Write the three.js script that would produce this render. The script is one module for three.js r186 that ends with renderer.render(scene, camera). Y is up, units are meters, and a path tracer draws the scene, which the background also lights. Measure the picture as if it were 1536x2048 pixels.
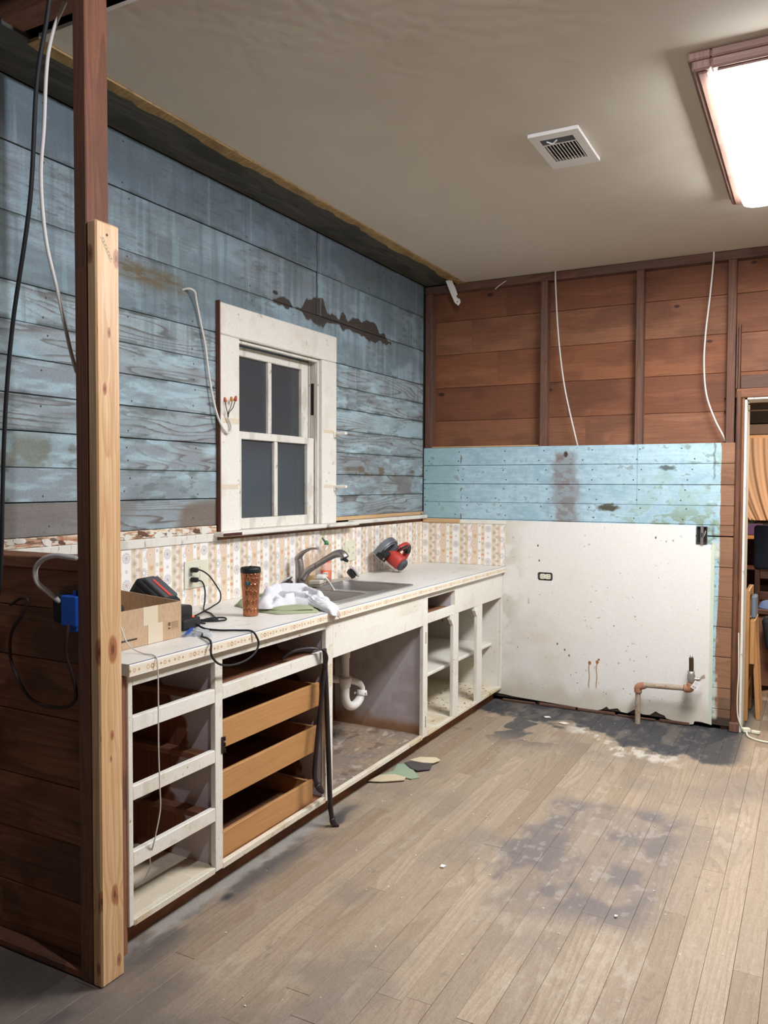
import * as THREE from 'three';
import { mergeGeometries } from 'three/addons/utils/BufferGeometryUtils.js';
import { RoundedBoxGeometry } from 'three/addons/geometries/RoundedBoxGeometry.js';
import { RectAreaLightUniformsLib } from 'three/addons/lights/RectAreaLightUniformsLib.js';

// ---------------------------------------------------------------- camera, night outside, exposure
RectAreaLightUniformsLib.init();
const renderer = new THREE.WebGLRenderer({ antialias: true });
renderer.toneMapping = THREE.LinearToneMapping;
renderer.toneMappingExposure = 4.15;
renderer.shadowMap.enabled = true;
const scene = new THREE.Scene();
scene.background = new THREE.Color(0.012, 0.016, 0.024);          // night sky outside
const camera = new THREE.PerspectiveCamera(64.49, 0.75, 0.05, 60);
{
  const yaw = 0.4896, pit = 0.0354, rol = 0.0038;
  const fw = new THREE.Vector3(-Math.sin(yaw) * Math.cos(pit), -Math.sin(pit), -Math.cos(yaw) * Math.cos(pit));
  const r = new THREE.Vector3(Math.cos(yaw), 0, -Math.sin(yaw));
  const u = new THREE.Vector3().crossVectors(r, fw);
  camera.up.copy(u).multiplyScalar(Math.cos(rol)).addScaledVector(r, -Math.sin(rol));
  camera.position.set(2.5052, 1.4947, 5.2943);
  camera.lookAt(camera.position.clone().add(fw));
}
const LAMP = 8.0, GLOW = 9.0, NEAR_BULB = 1.8, FAR_LAMP = 2.6;   // kitchen fixture, its visible glow, bare bulb over the near room, lamp in the next room

// ---------------------------------------------------------------- helpers
let seed = 12345;
const rnd = (a = 0, b = 1) => { seed = (Math.imul(seed, 1664525) + 1013904223) >>> 0; return a + (b - a) * seed / 4294967296; };
const TAB = new Float32Array(65536);
for (let i = 0; i < 65536; i++) TAB[i] = rnd();
const fl = Math.floor, clamp = (x, a = 0, b = 1) => x < a ? a : x > b ? b : x, mix = (a, b, t) => a + (b - a) * t;
const ss = (a, b, x) => { const t = clamp((x - a) / (b - a)); return t * t * (3 - 2 * t); };
function noise(x, y) {
  const ix = fl(x), iy = fl(y); let fx = x - ix, fy = y - iy; fx = fx * fx * (3 - 2 * fx); fy = fy * fy * (3 - 2 * fy);
  const a = (ix & 255), b = ((ix + 1) & 255), c = (iy & 255) << 8, d = ((iy + 1) & 255) << 8;
  const p = TAB[a | c], q = TAB[b | c], r = TAB[a | d], s = TAB[b | d];
  return (p + (q - p) * fx) + ((r + (s - r) * fx) - (p + (q - p) * fx)) * fy;
}
function fbm(x, y, o = 4) { let s = 0, a = .5, n = 0; for (let i = 0; i < o; i++) { s += a * noise(x, y); n += a; a *= .5; x = x * 2.03 + 17.3; y = y * 2.01 + 9.7; } return s / n; }
const rint = (i, k = 0) => TAB[(i * 131 + k * 7919 + 77) & 65535];
function tex(w, h, fn, srgb = true) {
  const d = new Uint8Array(w * h * 4), c = [0, 0, 0];
  for (let j = 0; j < h; j++) for (let i = 0; i < w; i++) {
    fn((i + .5) / w, (j + .5) / h, c); const k = (j * w + i) * 4;
    d[k] = clamp(c[0], 0, 255); d[k + 1] = clamp(c[1], 0, 255); d[k + 2] = clamp(c[2], 0, 255); d[k + 3] = 255;
  }
  const t = new THREE.DataTexture(d, w, h); t.wrapS = t.wrapT = THREE.RepeatWrapping; t.magFilter = THREE.LinearFilter; t.minFilter = THREE.LinearMipmapLinearFilter;
  t.generateMipmaps = true; if (srgb) t.colorSpace = THREE.SRGBColorSpace; t.needsUpdate = true; return t;
}
function canvasTex(w, h, draw) {
  const c = document.createElement('canvas'); c.width = w; c.height = h; draw(c.getContext('2d'), w, h);
  const t = new THREE.CanvasTexture(c); t.colorSpace = THREE.SRGBColorSpace; t.wrapS = t.wrapT = THREE.RepeatWrapping; return t;
}
const set = (c, r, g, b) => { c[0] = r; c[1] = g; c[2] = b; };
const blend = (c, r, g, b, t) => { c[0] += (r - c[0]) * t; c[1] += (g - c[1]) * t; c[2] += (b - c[2]) * t; };
const mul = (c, k) => { c[0] *= k; c[1] *= k; c[2] *= k; };
// growth-ring value 0..1 for a board; s along the grain, t across it, metres
function ring(s, t, sd) {
  const w = fbm(s * .8 + sd * 7.31, t * 7 + sd * 3.17, 3);
  const f = w * 9 + t * 26 + .12 * noise(s * 5, t * 260 + sd); const k = f - fl(f);
  return k * k * (k > .93 ? (1 - k) / .07 : 1);
}
const std = (o) => new THREE.MeshStandardMaterial(Object.assign({ roughness: .8, metalness: 0 }, o));
const phy = (o) => new THREE.MeshPhysicalMaterial(Object.assign({ roughness: .5, metalness: 0 }, o));

// chamfered box in world coordinates with a uv rule
function uvFor(g, rule) {
  const p = g.attributes.position, n = p.count, uv = new Float32Array(n * 2), A = new THREE.Vector3(), B = new THREE.Vector3(), C = new THREE.Vector3();
  for (let i = 0; i < n; i += 3) {
    A.fromBufferAttribute(p, i); B.fromBufferAttribute(p, i + 1); C.fromBufferAttribute(p, i + 2);
    const nx = Math.abs((B.y - A.y) * (C.z - A.z) - (B.z - A.z) * (C.y - A.y)), ny = Math.abs((B.z - A.z) * (C.x - A.x) - (B.x - A.x) * (C.z - A.z)), nz = Math.abs((B.x - A.x) * (C.y - A.y) - (B.y - A.y) * (C.x - A.x));
    const ax = nx >= ny && nx >= nz ? 0 : ny >= nz ? 1 : 2;
    for (let k = 0; k < 3; k++) { const q = rule(p.getX(i + k), p.getY(i + k), p.getZ(i + k), ax); uv[(i + k) * 2] = q[0]; uv[(i + k) * 2 + 1] = q[1]; }
  }
  g.setAttribute('uv', new THREE.BufferAttribute(uv, 2)); return g;
}
// grain rule: u runs along axis 'g', v across; size in metres
function grain(g, L = 2.4, T = .6, o = [rnd(), rnd()]) {
  const gi = 'xyz'.indexOf(g);
  return (x, y, z, ax) => {
    const q = [x, y, z]; let al = gi, ac;
    if (ax === gi) { al = (gi + 1) % 3; ac = (gi + 2) % 3; return [q[ac] / T * .3 + o[0], q[al] / T + o[1]]; }
    ac = 3 - gi - ax; return [q[al] / L + o[0], q[ac] / T + o[1]];
  };
}
const planar = (S = 1, o = [0, 0]) => (x, y, z, ax) => ax === 0 ? [z / S + o[0], y / S + o[1]] : ax === 1 ? [x / S + o[0], z / S + o[1]] : [x / S + o[0], y / S + o[1]];
function cbox(x0, x1, y0, y1, z0, z1, c = .002, rule = planar(1)) {
  c = Math.min(c, (x1 - x0) * .45, (y1 - y0) * .45, (z1 - z0) * .45);
  const X = [x0, x1], Y = [y0, y1], Z = [z0, z1], P = [];
  const pt = (i, j, k, f) => [X[i] + (f === 0 ? 0 : (i ? -c : c)), Y[j] + (f === 1 ? 0 : (j ? -c : c)), Z[k] + (f === 2 ? 0 : (k ? -c : c))];
  const cx = (x0 + x1) / 2, cy = (y0 + y1) / 2, cz = (z0 + z1) / 2;
  const tri = (a, b, d) => {
    const ux = b[0] - a[0], uy = b[1] - a[1], uz = b[2] - a[2], vx = d[0] - a[0], vy = d[1] - a[1], vz = d[2] - a[2];
    const nx = uy * vz - uz * vy, ny = uz * vx - ux * vz, nz = ux * vy - uy * vx;
    const s = nx * ((a[0] + b[0] + d[0]) / 3 - cx) + ny * ((a[1] + b[1] + d[1]) / 3 - cy) + nz * ((a[2] + b[2] + d[2]) / 3 - cz);
    if (s >= 0) P.push(...a, ...b, ...d); else P.push(...a, ...d, ...b);
  };
  const quad = (a, b, d, e) => { tri(a, b, d); tri(a, d, e); };
  for (const s of [0, 1]) {
    quad(pt(s, 0, 0, 0), pt(s, 1, 0, 0), pt(s, 1, 1, 0), pt(s, 0, 1, 0));
    quad(pt(0, s, 0, 1), pt(1, s, 0, 1), pt(1, s, 1, 1), pt(0, s, 1, 1));
    quad(pt(0, 0, s, 2), pt(1, 0, s, 2), pt(1, 1, s, 2), pt(0, 1, s, 2));
  }
  if (c > 0) {
    for (const a of [0, 1]) for (const b of [0, 1]) {
      quad(pt(a, b, 0, 0), pt(a, b, 1, 0), pt(a, b, 1, 1), pt(a, b, 0, 1));
      quad(pt(a, 0, b, 0), pt(a, 1, b, 0), pt(a, 1, b, 2), pt(a, 0, b, 2));
      quad(pt(0, a, b, 1), pt(1, a, b, 1), pt(1, a, b, 2), pt(0, a, b, 2));
    }
    for (const i of [0, 1]) for (const j of [0, 1]) for (const k of [0, 1]) tri(pt(i, j, k, 0), pt(i, j, k, 1), pt(i, j, k, 2));
  }
  const g = new THREE.BufferGeometry(); g.setAttribute('position', new THREE.BufferAttribute(new Float32Array(P), 3)); g.computeVertexNormals();
  return uvFor(g, rule);
}
const V = (a) => new THREE.Vector3(...a);
function tube(pts, r, seg = 0, rad = 8, caps = true) {
  const cv = new THREE.CatmullRomCurve3(pts.map(V), false, 'centripetal');
  const g = new THREE.TubeGeometry(cv, seg || pts.length * 6, r, rad, false); if (!caps) return g;
  const e = [g];
  for (const t of [0, 1]) { const s = new THREE.SphereGeometry(r, rad, 6); const p = cv.getPoint(t); s.translate(p.x, p.y, p.z); e.push(s); }
  return mergeGeometries(e);
}
function taperTube(pts, radii, rad = 12, seg = 40, flat = 1) {       // swept tube whose radius varies
  const cv = new THREE.CatmullRomCurve3(pts.map(V), false, 'centripetal'), fr = cv.computeFrenetFrames(seg, false), P = [], I = [], U = [];
  for (let i = 0; i <= seg; i++) {
    const t = i / seg, c = cv.getPoint(t), k = t * (radii.length - 1), a = Math.min(fl(k), radii.length - 2), r = mix(radii[a], radii[a + 1], k - a);
    for (let j = 0; j <= rad; j++) { const th = j / rad * Math.PI * 2, cs = Math.cos(th) * r, sn = Math.sin(th) * r * flat, n = fr.normals[i], b = fr.binormals[i]; P.push(c.x + n.x * cs + b.x * sn, c.y + n.y * cs + b.y * sn, c.z + n.z * cs + b.z * sn); U.push(t, j / rad); }
  }
  for (let i = 0; i < seg; i++) for (let j = 0; j < rad; j++) { const a = i * (rad + 1) + j, b = a + rad + 1; I.push(a, a + 1, b, b, a + 1, b + 1); }
  for (const [row, flip] of [[0, 0], [seg, 1]]) { const c = cv.getPoint(row / seg), q = P.length / 3; P.push(c.x, c.y, c.z); U.push(row, .5); for (let j = 0; j < rad; j++) { const a = row * (rad + 1) + j; flip ? I.push(q, a, a + 1) : I.push(q, a + 1, a); } }
  const g = new THREE.BufferGeometry(); g.setAttribute('position', new THREE.Float32BufferAttribute(P, 3)); g.setAttribute('uv', new THREE.Float32BufferAttribute(U, 2)); g.setIndex(I); g.computeVertexNormals(); return g;
}
const lathe = (prof, n = 40) => new THREE.LatheGeometry(prof.map((q) => new THREE.Vector2(q[0], q[1])), n);
const cyl = (r0, r1, h, n = 24) => new THREE.CylinderGeometry(r0, r1, h, n);
const at = (g, x, y, z, rx = 0, ry = 0, rz = 0) => { g.applyMatrix4(new THREE.Matrix4().makeRotationFromEuler(new THREE.Euler(rx, ry, rz))); g.translate(x, y, z); return g; };
const rbox = (w, h, d, r = .004, n = 2) => new RoundedBoxGeometry(w, h, d, n, r);
function shapeOf(pts, holes = []) { const s = new THREE.Shape(pts.map((p) => new THREE.Vector2(p[0], p[1]))); for (const h of holes) s.holes.push(new THREE.Path(h.map((p) => new THREE.Vector2(p[0], p[1])))); return s; }
const extr = (pts, d, bev = 0, holes = []) => new THREE.ExtrudeGeometry(shapeOf(pts, holes), { depth: d, bevelEnabled: bev > 0, bevelThickness: bev, bevelSize: bev, bevelSegments: 2, curveSegments: 12 });
const flatUV = (g, rule) => uvFor(g.index ? g.toNonIndexed() : g, rule);
const used = {};
function numbered(n) { used[n] = (used[n] ?? -1) + 1; return used[n] ? n + '_' + String(used[n]).padStart(3, '0') : n; }
function thing(name, label, category, base = [0, 0, 0], group, kind) {
  const o = new THREE.Group(); o.name = numbered(name); o.position.set(...base); o.userData = { label, category };
  if (group) o.userData.group = group; if (kind) o.userData.kind = kind; scene.add(o); return o;
}
const struct = (name, label, category) => thing(name, label, category, [0, 0, 0], null, 'structure');
const rootPos = (o) => { while (o.parent && o.parent !== scene) o = o.parent; return o.position; };
function part(name, g, m, parent, label) {                            // geometry given in world coordinates
  const b = rootPos(parent); g.translate(-b.x, -b.y, -b.z);
  const o = new THREE.Mesh(g, m); o.name = name; o.castShadow = o.receiveShadow = true; if (label) o.userData.label = label; parent.add(o); return o;
}
function single(name, label, category, g, m, base, group, kind) {     // a thing that is one mesh
  g.translate(-base[0], -base[1], -base[2]); const o = new THREE.Mesh(g, m); o.name = numbered(name); o.position.set(...base); o.castShadow = o.receiveShadow = true;
  o.userData = { label, category }; if (group) o.userData.group = group; if (kind) o.userData.kind = kind; scene.add(o); return o;
}

// ---------------------------------------------------------------- surface textures (what things are made of)
const FW = .083, FX0 = -.1, FZ0 = -.35, FXS = 3.5, FZS = 4.7;
const floorCols = [];
for (let c = 0; c < 43; c++) { const e = [FZ0]; let z = FZ0 + rnd(.3, 1.3); while (z < FZ0 + FZS - .3) { e.push(z); z += rnd(.7, 1.9); } e.push(FZ0 + FZS); floorCols.push(e); }
const floorUV = (x, y, z) => [(x - FX0) / FXS, (z - FZ0) / FZS];
const floorTex = tex(2048, 2048, (u, v, c) => {
  const x = FX0 + u * FXS, z = FZ0 + v * FZS, col = Math.min(42, fl((x - FX0) / FW)), e = floorCols[col]; let k = 0; while (k < e.length - 2 && z > e[k + 1]) k++;
  const id = col * 17 + k, tone = rint(id), t = (x - FX0) - col * FW;
  set(c, 163, 146, 124); blend(c, 148, 132, 113, tone * .7); if (rint(id, 3) > .85) blend(c, 138, 119, 98, .5); if (rint(id, 5) > .8) blend(c, 175, 158, 135, .6);
  const r = ring(z, t + rint(id, 1) * .3, id); blend(c, 128, 108, 86, r * (.22 + .40 * rint(id, 2)));
  blend(c, 128, 104, 80, .25 * ss(.55, .8, noise(z * 14, x * 900)));
  const n1 = fbm(x * 2.2, z * 2.2), n2 = fbm(x * 9 + 5, z * 6 + 9), n3 = fbm(x * 34, z * 20, 3);
  blend(c, 122, 112, 103, .55 * ss(.5, .72, n1) * (.4 + n2)); blend(c, 182, 170, 152, .4 * ss(.55, .75, fbm(x * 5 + 40, z * 3 + 3)) * ss(.4, .7, n3));
  blend(c, 112, 100, 88, .4 * ss(.72, .84, n3) * ss(.5, .65, n2));
  // grey glue patch in the middle of the room
  const jx = (n2 - .5) * .22, jz = (n1 - .5) * .3;
  const bA = ss(1.36, 1.46, x + jx - .05 * (z - 1.5)) * ss(2.10, 1.98, x + jx) * ss(1.42, 1.58, z + jz) * ss(2.75, 2.5, z + jz + .25 * (x - 1.6));
  blend(c, 104, 97, 95, bA * (.35 + .5 * ss(.38, .62, n2))); blend(c, 160, 152, 142, bA * .5 * ss(.62, .74, n3));
  // black mastic by the back wall with pale residue at its edge
  const zb = mix(.30, .62, ss(1.2, 1.6, x)) + (n2 - .5) * .3 + (n1 - .5) * .2, mA = ss(zb + .05, zb - .05, z) * ss(.5, .6, x) * ss(2.2, 2.1, x);
  blend(c, 60, 60, 62, mA * (.62 + .38 * ss(.3, .5, n2))); blend(c, 112, 106, 100, mA * .5 * ss(.6, .72, n3));
  const isl = ss(.56, .64, fbm(x * 5.5 + 3, z * 5.5 + 31, 3)) * ss(.95, .6, z) * ss(1.3, 1.1, x) * ss(.5, .62, x); blend(c, 66, 66, 68, isl * .85);
  const pe = ss(zb - .03, zb + .03, z) * ss(zb + .17, zb + .07, z) * ss(1.05, 1.3, x) * ss(2.0, 1.75, x); blend(c, 206, 200, 188, pe * ss(.42, .6, n3 * .5 + n2 * .5) * .85);
  // glue and dirt along the cabinet toe kick
  const w = (n2 - .5) * .10; const tk = x + w, zz = ss(1.9, 2.4, z) * ss(4.2, 3.7, z);
  blend(c, 84, 80, 78, zz * ss(.78, .66, tk) * ss(.35, .6, n1 * .5 + n2 * .5) * .9); blend(c, 168, 164, 156, zz * ss(.545, .56, tk) * ss(.645, .61, tk) * ss(.42, .55, n2) * .8);
  blend(c, 52, 52, 56, zz * ss(.63, .65, tk) * ss(.70, .67, tk) * ss(.52, .62, fbm(x * 6, z * 5 + 70, 3)) * .9);
  blend(c, 96, 88, 82, .75 * ss(3.2, 3.7, z + (n1 - .5) * 1.0) * ss(1.5, .7, x + (n2 - .5) * .6));
  mul(c, .94 + .12 * noise(x * 420, z * 160));
});
const LY0 = 1.2, LYS = 1.75, LZS = 3.75, leftRows = [1.292, 1.42, 1.546, 1.677, 1.81, 1.938, 2.065, 2.2, 2.44, 2.68, 2.905];
const rowOf = (rows, y) => { let i = 0; while (i < rows.length - 2 && y > rows[i + 1]) i++; return i; };
const leftUV = (x, y, z) => [z / LZS, (y - LY0) / LYS];
const leftTex = tex(2048, 1024, (u, v, c) => {
  const z = u * LZS, y = LY0 + v * LYS, i = rowOf(leftRows, y), seg = i >= 8 && z > 1.42 ? 1 : 0, id = i * 5 + seg + 3, yb = y - leftRows[i], h = leftRows[i + 1] - leftRows[i];
  const n1 = fbm(z * 1.6 + id * 3.3, y * 3.2), n2 = fbm(z * 7 + id, y * 9, 4), n3 = fbm(z * 30, y * 30, 3), r = ring(z * 1.25, yb * 1.4 + id * .7, id);
  const fine = fbm(z * 9 + id * 2, y * 42, 4), cl = fbm(z * 2.6 + 5, y * 2.2 + id * .4, 3); set(c, 145, 167, 175); blend(c, 158, 183, 191, ss(.44, .62, fine * .5 + n1 * .5)); blend(c, 134, 144, 150, ss(.52, .36, fine * .4 + n1 * .6) * .8);
  if (i >= 7) { blend(c, 118, 134, 150, i === 9 ? .75 : .3); blend(c, 92, 108, 114, .5 * ss(.36, .6, fbm(z * 3.1 + 7, y * 5 + 2, 4))); }  // upper boards darkened: grime, plus the weaker light up there put into the colour
  // paint worn off the grain of the lower boards
  const wear = (i < 7 ? 1 : .3) * ss(.42, .66, fbm(z * 2.1 + id * 9.1, yb * 6 + id, 4) + (rint(id, 2) - .5) * .22);
  blend(c, 136, 130, 126, wear * (.2 + .5 * r)); blend(c, 84, 80, 78, wear * .7 * ss(.42, .85, r)); blend(c, 172, 198, 206, .35 * (1 - wear) * ss(.52, .64, fine) * (i < 7 ? 1 : 0)); blend(c, 176, 200, 206, .5 * (1 - wear) * ss(.6, .74, n2) * (i < 7 ? 1 : .2));
  blend(c, 92, 98, 96, .5 * ss(.60, .72, fbm(z * 16, y * 60, 4)) * ss(.48, .66, cl)); blend(c, 112, 120, 120, .4 * ss(.5, .66, fbm(z * 5 + 2, y * 22, 4)) * ss(.44, .6, cl));
  // mould and run marks on the wide upper boards
  const dr = fbm(z * 34 + 3, y * 1.6 + id, 3); if (i >= 6) blend(c, 92, 110, 114, .35 * ss(.52, .72, dr)); if (i >= 6) blend(c, 150, 186, 196, .35 * ss(.36, .24, dr));
  blend(c, 78, 88, 84, .6 * ss(.02, .0, Math.min(h - yb, yb) + (n3 - .5) * .02) * ss(.5, .66, noise(z * 9, id * 5.1)));
  // brown stains
  blend(c, 112, 98, 86, .85 * ss(.36, .58, fbm(z * 3 + 8, y * 5, 3)) * ss(2.95, 2.6, Math.abs(z - 2.55) + 2.4) * ss(1.44, 1.38, y)); blend(c, 120, 112, 106, .8 * ss(2.75, 3.0, z) * ss(1.425, 1.41, y));
  blend(c, 104, 90, 64, (.35 + .6 * ss(.4, .6, fbm(z * 14, y * 60, 3))) * .85 * ss(.06, .015, Math.abs(y - 2.37 + .10 * (2.9 - z) * .3)) * ss(2.45, 2.56, z) * ss(2.98, 2.86, z));
  blend(c, 92, 90, 70, .6 * ss(.55, .7, n2) * ss(.35, .1, Math.abs(z - 3.25)) * ss(.1, .03, Math.abs(y - 1.60)));
  blend(c, 96, 84, 60, .75 * ss(.5, .68, fbm(z * 11, y * 26 + 3, 3)) * ss(.05, .02, Math.abs(y - 1.575)) * ss(1.2, 1.0, z)); 
  blend(c, 104, 92, 88, .6 * ss(.52, .66, n1 * .6 + n2 * .4) * ss(1.22, 1.1, z) * ss(1.62, 1.56, y));
  // bare ragged wood under the second wide board
  const pl = .014 + .075 * ss(.36, .62, fbm(z * 4.2 + 1, 3.1, 3)) * ss(1.85, 1.5, z) * ss(.3, .6, z) ; const dy = y - (2.437 - .028 * ss(.9, .4, z)); const pm = z > .5 && z < 1.82 ? ss(pl, pl - .012, Math.abs(dy - pl * .3) + (n3 - .5) * .03) : 0;
  blend(c, 58, 50, 44, pm * .95); blend(c, 90, 82, 74, pm * .5 * ss(.5, .8, r));
  const ol = Math.hypot((z - 1.80) * .45, y - 2.485); blend(c, 50, 48, 44, ss(.012, .008, ol));
  blend(c, 64, 74, 74, .7 * ss(.010, .004, Math.abs(z - 1.405 + (n3 - .5) * .02)) * (i >= 8 ? 1 : 0)); blend(c, 150, 172, 182, .5 * ss(.008, .003, Math.abs(z - 1.365 + (n3 - .5) * .02)) * (i >= 8 ? 1 : 0));
  // nail heads
  for (let k = 0; k < 2; k++) { const col = Math.round(z / .405), nz = col * .405 + (rint(col * 31 + i, k) - .5) * .05, ny = leftRows[i] + (k ? h - .03 : .03) + (rint(col + i * 13, k + 4) - .5) * .02, d = Math.hypot(z - nz, y - ny); if (d < .006 && rint(col * 3 + i, k + 8) > .3) blend(c, 54, 54, 54, ss(.0048, .0025, d)); }
  mul(c, .93 + .14 * noise(z * 380, y * 420));
});
const BXS = 2.12, BYS = 1.76, backRows = [0, .125, .254, .445, .629, .812, .993, 1.179, 1.248, 1.365, 1.492, 1.622, 1.748];
const backUV = (x, y, z) => [x / BXS, y / BYS];
const backTex = tex(1024, 1024, (u, v, c) => {
  const x = u * BXS, y = v * BYS, i = rowOf(backRows, y), id = i + 61, n1 = fbm(x * 2.4 + id, y * 3.4), n2 = fbm(x * 9 + 7, y * 9, 4), n3 = fbm(x * 40, y * 40, 3), r = ring(x, y, id);
  const edge = 1.992 + (n3 - .5) * .007 + (n2 - .5) * .006 - .012 * ss(.9, .5, y), painted = ss(edge + .002, edge - .002, x);
  set(c, 146, 104, 76); blend(c, 112, 76, 54, .5 * r + .4 * rint(id, 3)); blend(c, 160, 120, 92, .35 * ss(.5, .7, n1)); const wood = [c[0], c[1], c[2]];
  const n4 = fbm(x * 26, y * 40, 4); set(c, 164, 192, 204); blend(c, 176, 205, 216, ss(.45, .66, n1 * .5 + n4 * .5)); blend(c, 144, 180, 192, .7 * ss(.5, .35, n1 * .5 + n4 * .5)); blend(c, 150, 180, 172, .7 * ss(.45, .62, n2 * .5 + n4 * .5) * ss(1.2, 1.75, x)); blend(c, 144, 180, 182, .6 * ss(.32, .2, x));
  blend(c, 122, 138, 116, .75 * ss(.5, .62, n2 * .45 + n4 * .55) * ss(1.40, 1.26, y) * ss(1.3, 1.6, x)); blend(c, 124, 152, 160, .2 * r); blend(c, 122, 136, 134, .55 * ss(.67, .75, n4) * ss(.48, .62, n1));
  const st = Math.abs(x - 1.04 - (n2 - .5) * .06); blend(c, 116, 100, 93, .95 * ss(.10, .05, st + (n4 - .5) * .07) * ss(1.73, 1.66, y) * (.45 + .55 * ss(.38, .55, n4))); blend(c, 140, 152, 158, .5 * ss(.15, .05, st + (n4 - .5) * .1) * ss(1.72, 1.6, y));
  blend(c, 60, 48, 40, ss(.018, .008, Math.hypot(x - 1.04, (y - 1.69) * .7)));
  const kn = Math.hypot((x - 1.32) * .28, (y - 1.345) + (n3 - .5) * .03); blend(c, 66, 62, 44, .9 * ss(.026, .012, kn)); const k2 = Math.hypot((x - 1.68) * .3, y - 1.60 + (n3 - .5) * .03); blend(c, 66, 80, 80, .8 * ss(.02, .008, k2));
  blend(c, 92, 70, 50, .75 * ss(.006, .002, Math.abs(x - .296 + (n3 - .5) * .012)) * ss(.35, .55, noise(y * 40, 3))); blend(c, 112, 150, 156, .6 * ss(.004, .002, Math.abs(x - 1.50)) * (y > 1.36 ? 1 : 0)); blend(c, 90, 96, 92, .6 * ss(.008, .003, Math.abs(x - 1.955 + (n3 - .5) * .02)) * ss(.5, .65, noise(y * 22, 8)));
  for (let k = 0; k < 2; k++) { const cl = Math.round(x / .3), nx = cl * .3 + (rint(cl * 7 + i, k) - .5) * .1, ny = backRows[i] + (k ? .095 : .03), d = Math.hypot(x - nx, y - ny); if (d < .006) blend(c, 48, 52, 54, ss(.005, .003, d)); }
  c[0] = mix(wood[0], c[0], painted); c[1] = mix(wood[1], c[1], painted); c[2] = mix(wood[2], c[2], painted);
  if (y < .075) blend(c, 58, 44, 34, .95); if (y < 1.15 && x > 1.95) blend(c, 206, 208, 196, .8 * ss(.5, .62, n2) * ss(2.0, 1.985, x)); if (y < .2 && x > 2) blend(c, 70, 64, 48, .5 * n2 * 1.4);
  mul(c, .94 + .12 * noise(x * 420, y * 420));
});
// plain woods: u along 2.4 m, v across .6 m
function woodTex(w, h, base, dark, light, o = {}) {
  const { L = 2.4, T = .6, ringK = .6, var: va = .5, knots = 0, sd = 1, dirt = 0, dirtC = [40, 32, 28] } = o; const K = [];
  for (let k = 0; k < knots; k++) K.push([rint(sd * 17 + k, 1) * L, rint(sd * 29 + k, 2) * T, .008 + .012 * rint(sd + k, 3)]);
  return tex(w, h, (u, v, c) => {
    let s = u * L, t = v * T, kd = 9; for (const q of K) { const dx = (s - q[0]) * .55, dy = t - q[1], d = Math.hypot(dx, dy) / q[2]; if (d < kd) kd = d; t += dy * .9 * Math.exp(-d * d * .22); }
    set(c, ...base); const n = fbm(s * 1.1 + sd, t * 8 + sd * 3); blend(c, ...light, va * ss(.45, .72, n)); const r = ring(s, t * 1.2, sd); blend(c, ...dark, ringK * r);
    blend(c, ...dark, .3 * ss(.5, .8, noise(s * 9, t * 520))); blend(c, dark[0] * .55, dark[1] * .5, dark[2] * .5, ss(1.25, .7, kd) * .85); if (dirt) blend(c, ...dirtC, dirt * ss(.48, .72, fbm(s * 4 + 3 + sd, v * T * 9, 4)));
    mul(c, .95 + .1 * noise(s * 300, v * 700));
  });
}
const T = {
  brownBack: woodTex(1024, 1024, [134, 88, 60], [100, 60, 40], [156, 108, 76], { T: 1.4, ringK: .3, knots: 9, sd: 4, dirt: .25, dirtC: [70, 40, 30] }),
  stud: woodTex(1024, 256, [112, 78, 62], [78, 51, 40], [130, 95, 78], { sd: 7, dirt: .4, dirtC: [86, 74, 66] }),
  post: woodTex(1024, 256, [128, 84, 62], [90, 57, 42], [146, 104, 80], { sd: 11, dirt: .35, dirtC: [84, 58, 46] }),
  pine: woodTex(2048, 512, [214, 178, 132], [180, 136, 88], [228, 198, 156], { sd: 15, knots: 7, ringK: .5 }),
  partition: woodTex(1024, 512, [150, 98, 68], [104, 64, 44], [170, 118, 86], { sd: 19, knots: 5, dirt: .5, dirtC: [78, 52, 40] }),
  tray: woodTex(1024, 512, [186, 138, 86], [158, 108, 62], [200, 156, 104], { sd: 23, ringK: .3, knots: 0 }),
  cabRaw: woodTex(1024, 512, [142, 94, 66], [100, 62, 42], [160, 112, 82], { sd: 27, ringK: .4, dirt: .5, dirtC: [70, 44, 32] }),
  soffit: woodTex(1024, 256, [84, 83, 75], [56, 55, 49], [104, 102, 92], { sd: 31, dirt: .6, dirtC: [50, 52, 45] }),
  casing: woodTex(1024, 256, [108, 66, 42], [70, 40, 26], [132, 88, 60], { sd: 35, dirt: .35 }),
};
// new lumber: knots sit where the board shows them (v: 0..2.25 m up, u: across)
const LK = [[1.0, 3.565, .016], [.745, 3.57, .006], [.675, 3.575, .004], [.262, 3.565, .012], [.25, 3.55, .010], [.055, 3.55, .008], [1.765, 3.588, .007], [1.93, 3.57, .006], [2.15, 3.54, .011]];
const lumberTex = tex(256, 2048, (u, v, c) => {
  let y = v * 2.25, z = 3.527 + u * .089, kd = 9; for (const q of LK) { const dy = (y - q[0]) * .42, dz = z - q[1], d = Math.hypot(dy, dz) / q[2]; kd = Math.min(kd, d); z += dz * 1.1 * Math.exp(-d * d * .2); }
  set(c, 216, 180, 134); const n = fbm(y * 1.3, z * 30); blend(c, 230, 200, 160, .6 * ss(.45, .7, n)); const r = ring(y * .7, z * 2.2, 3); blend(c, 176, 126, 78, .55 * r); blend(c, 150, 92, 56, .85 * ss(1.3, .8, kd)); blend(c, 96, 54, 34, .9 * ss(.55, .2, kd)); blend(c, 196, 148, 104, .4 * ss(.5, .7, noise(y * 8, z * 300)));
});
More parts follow.
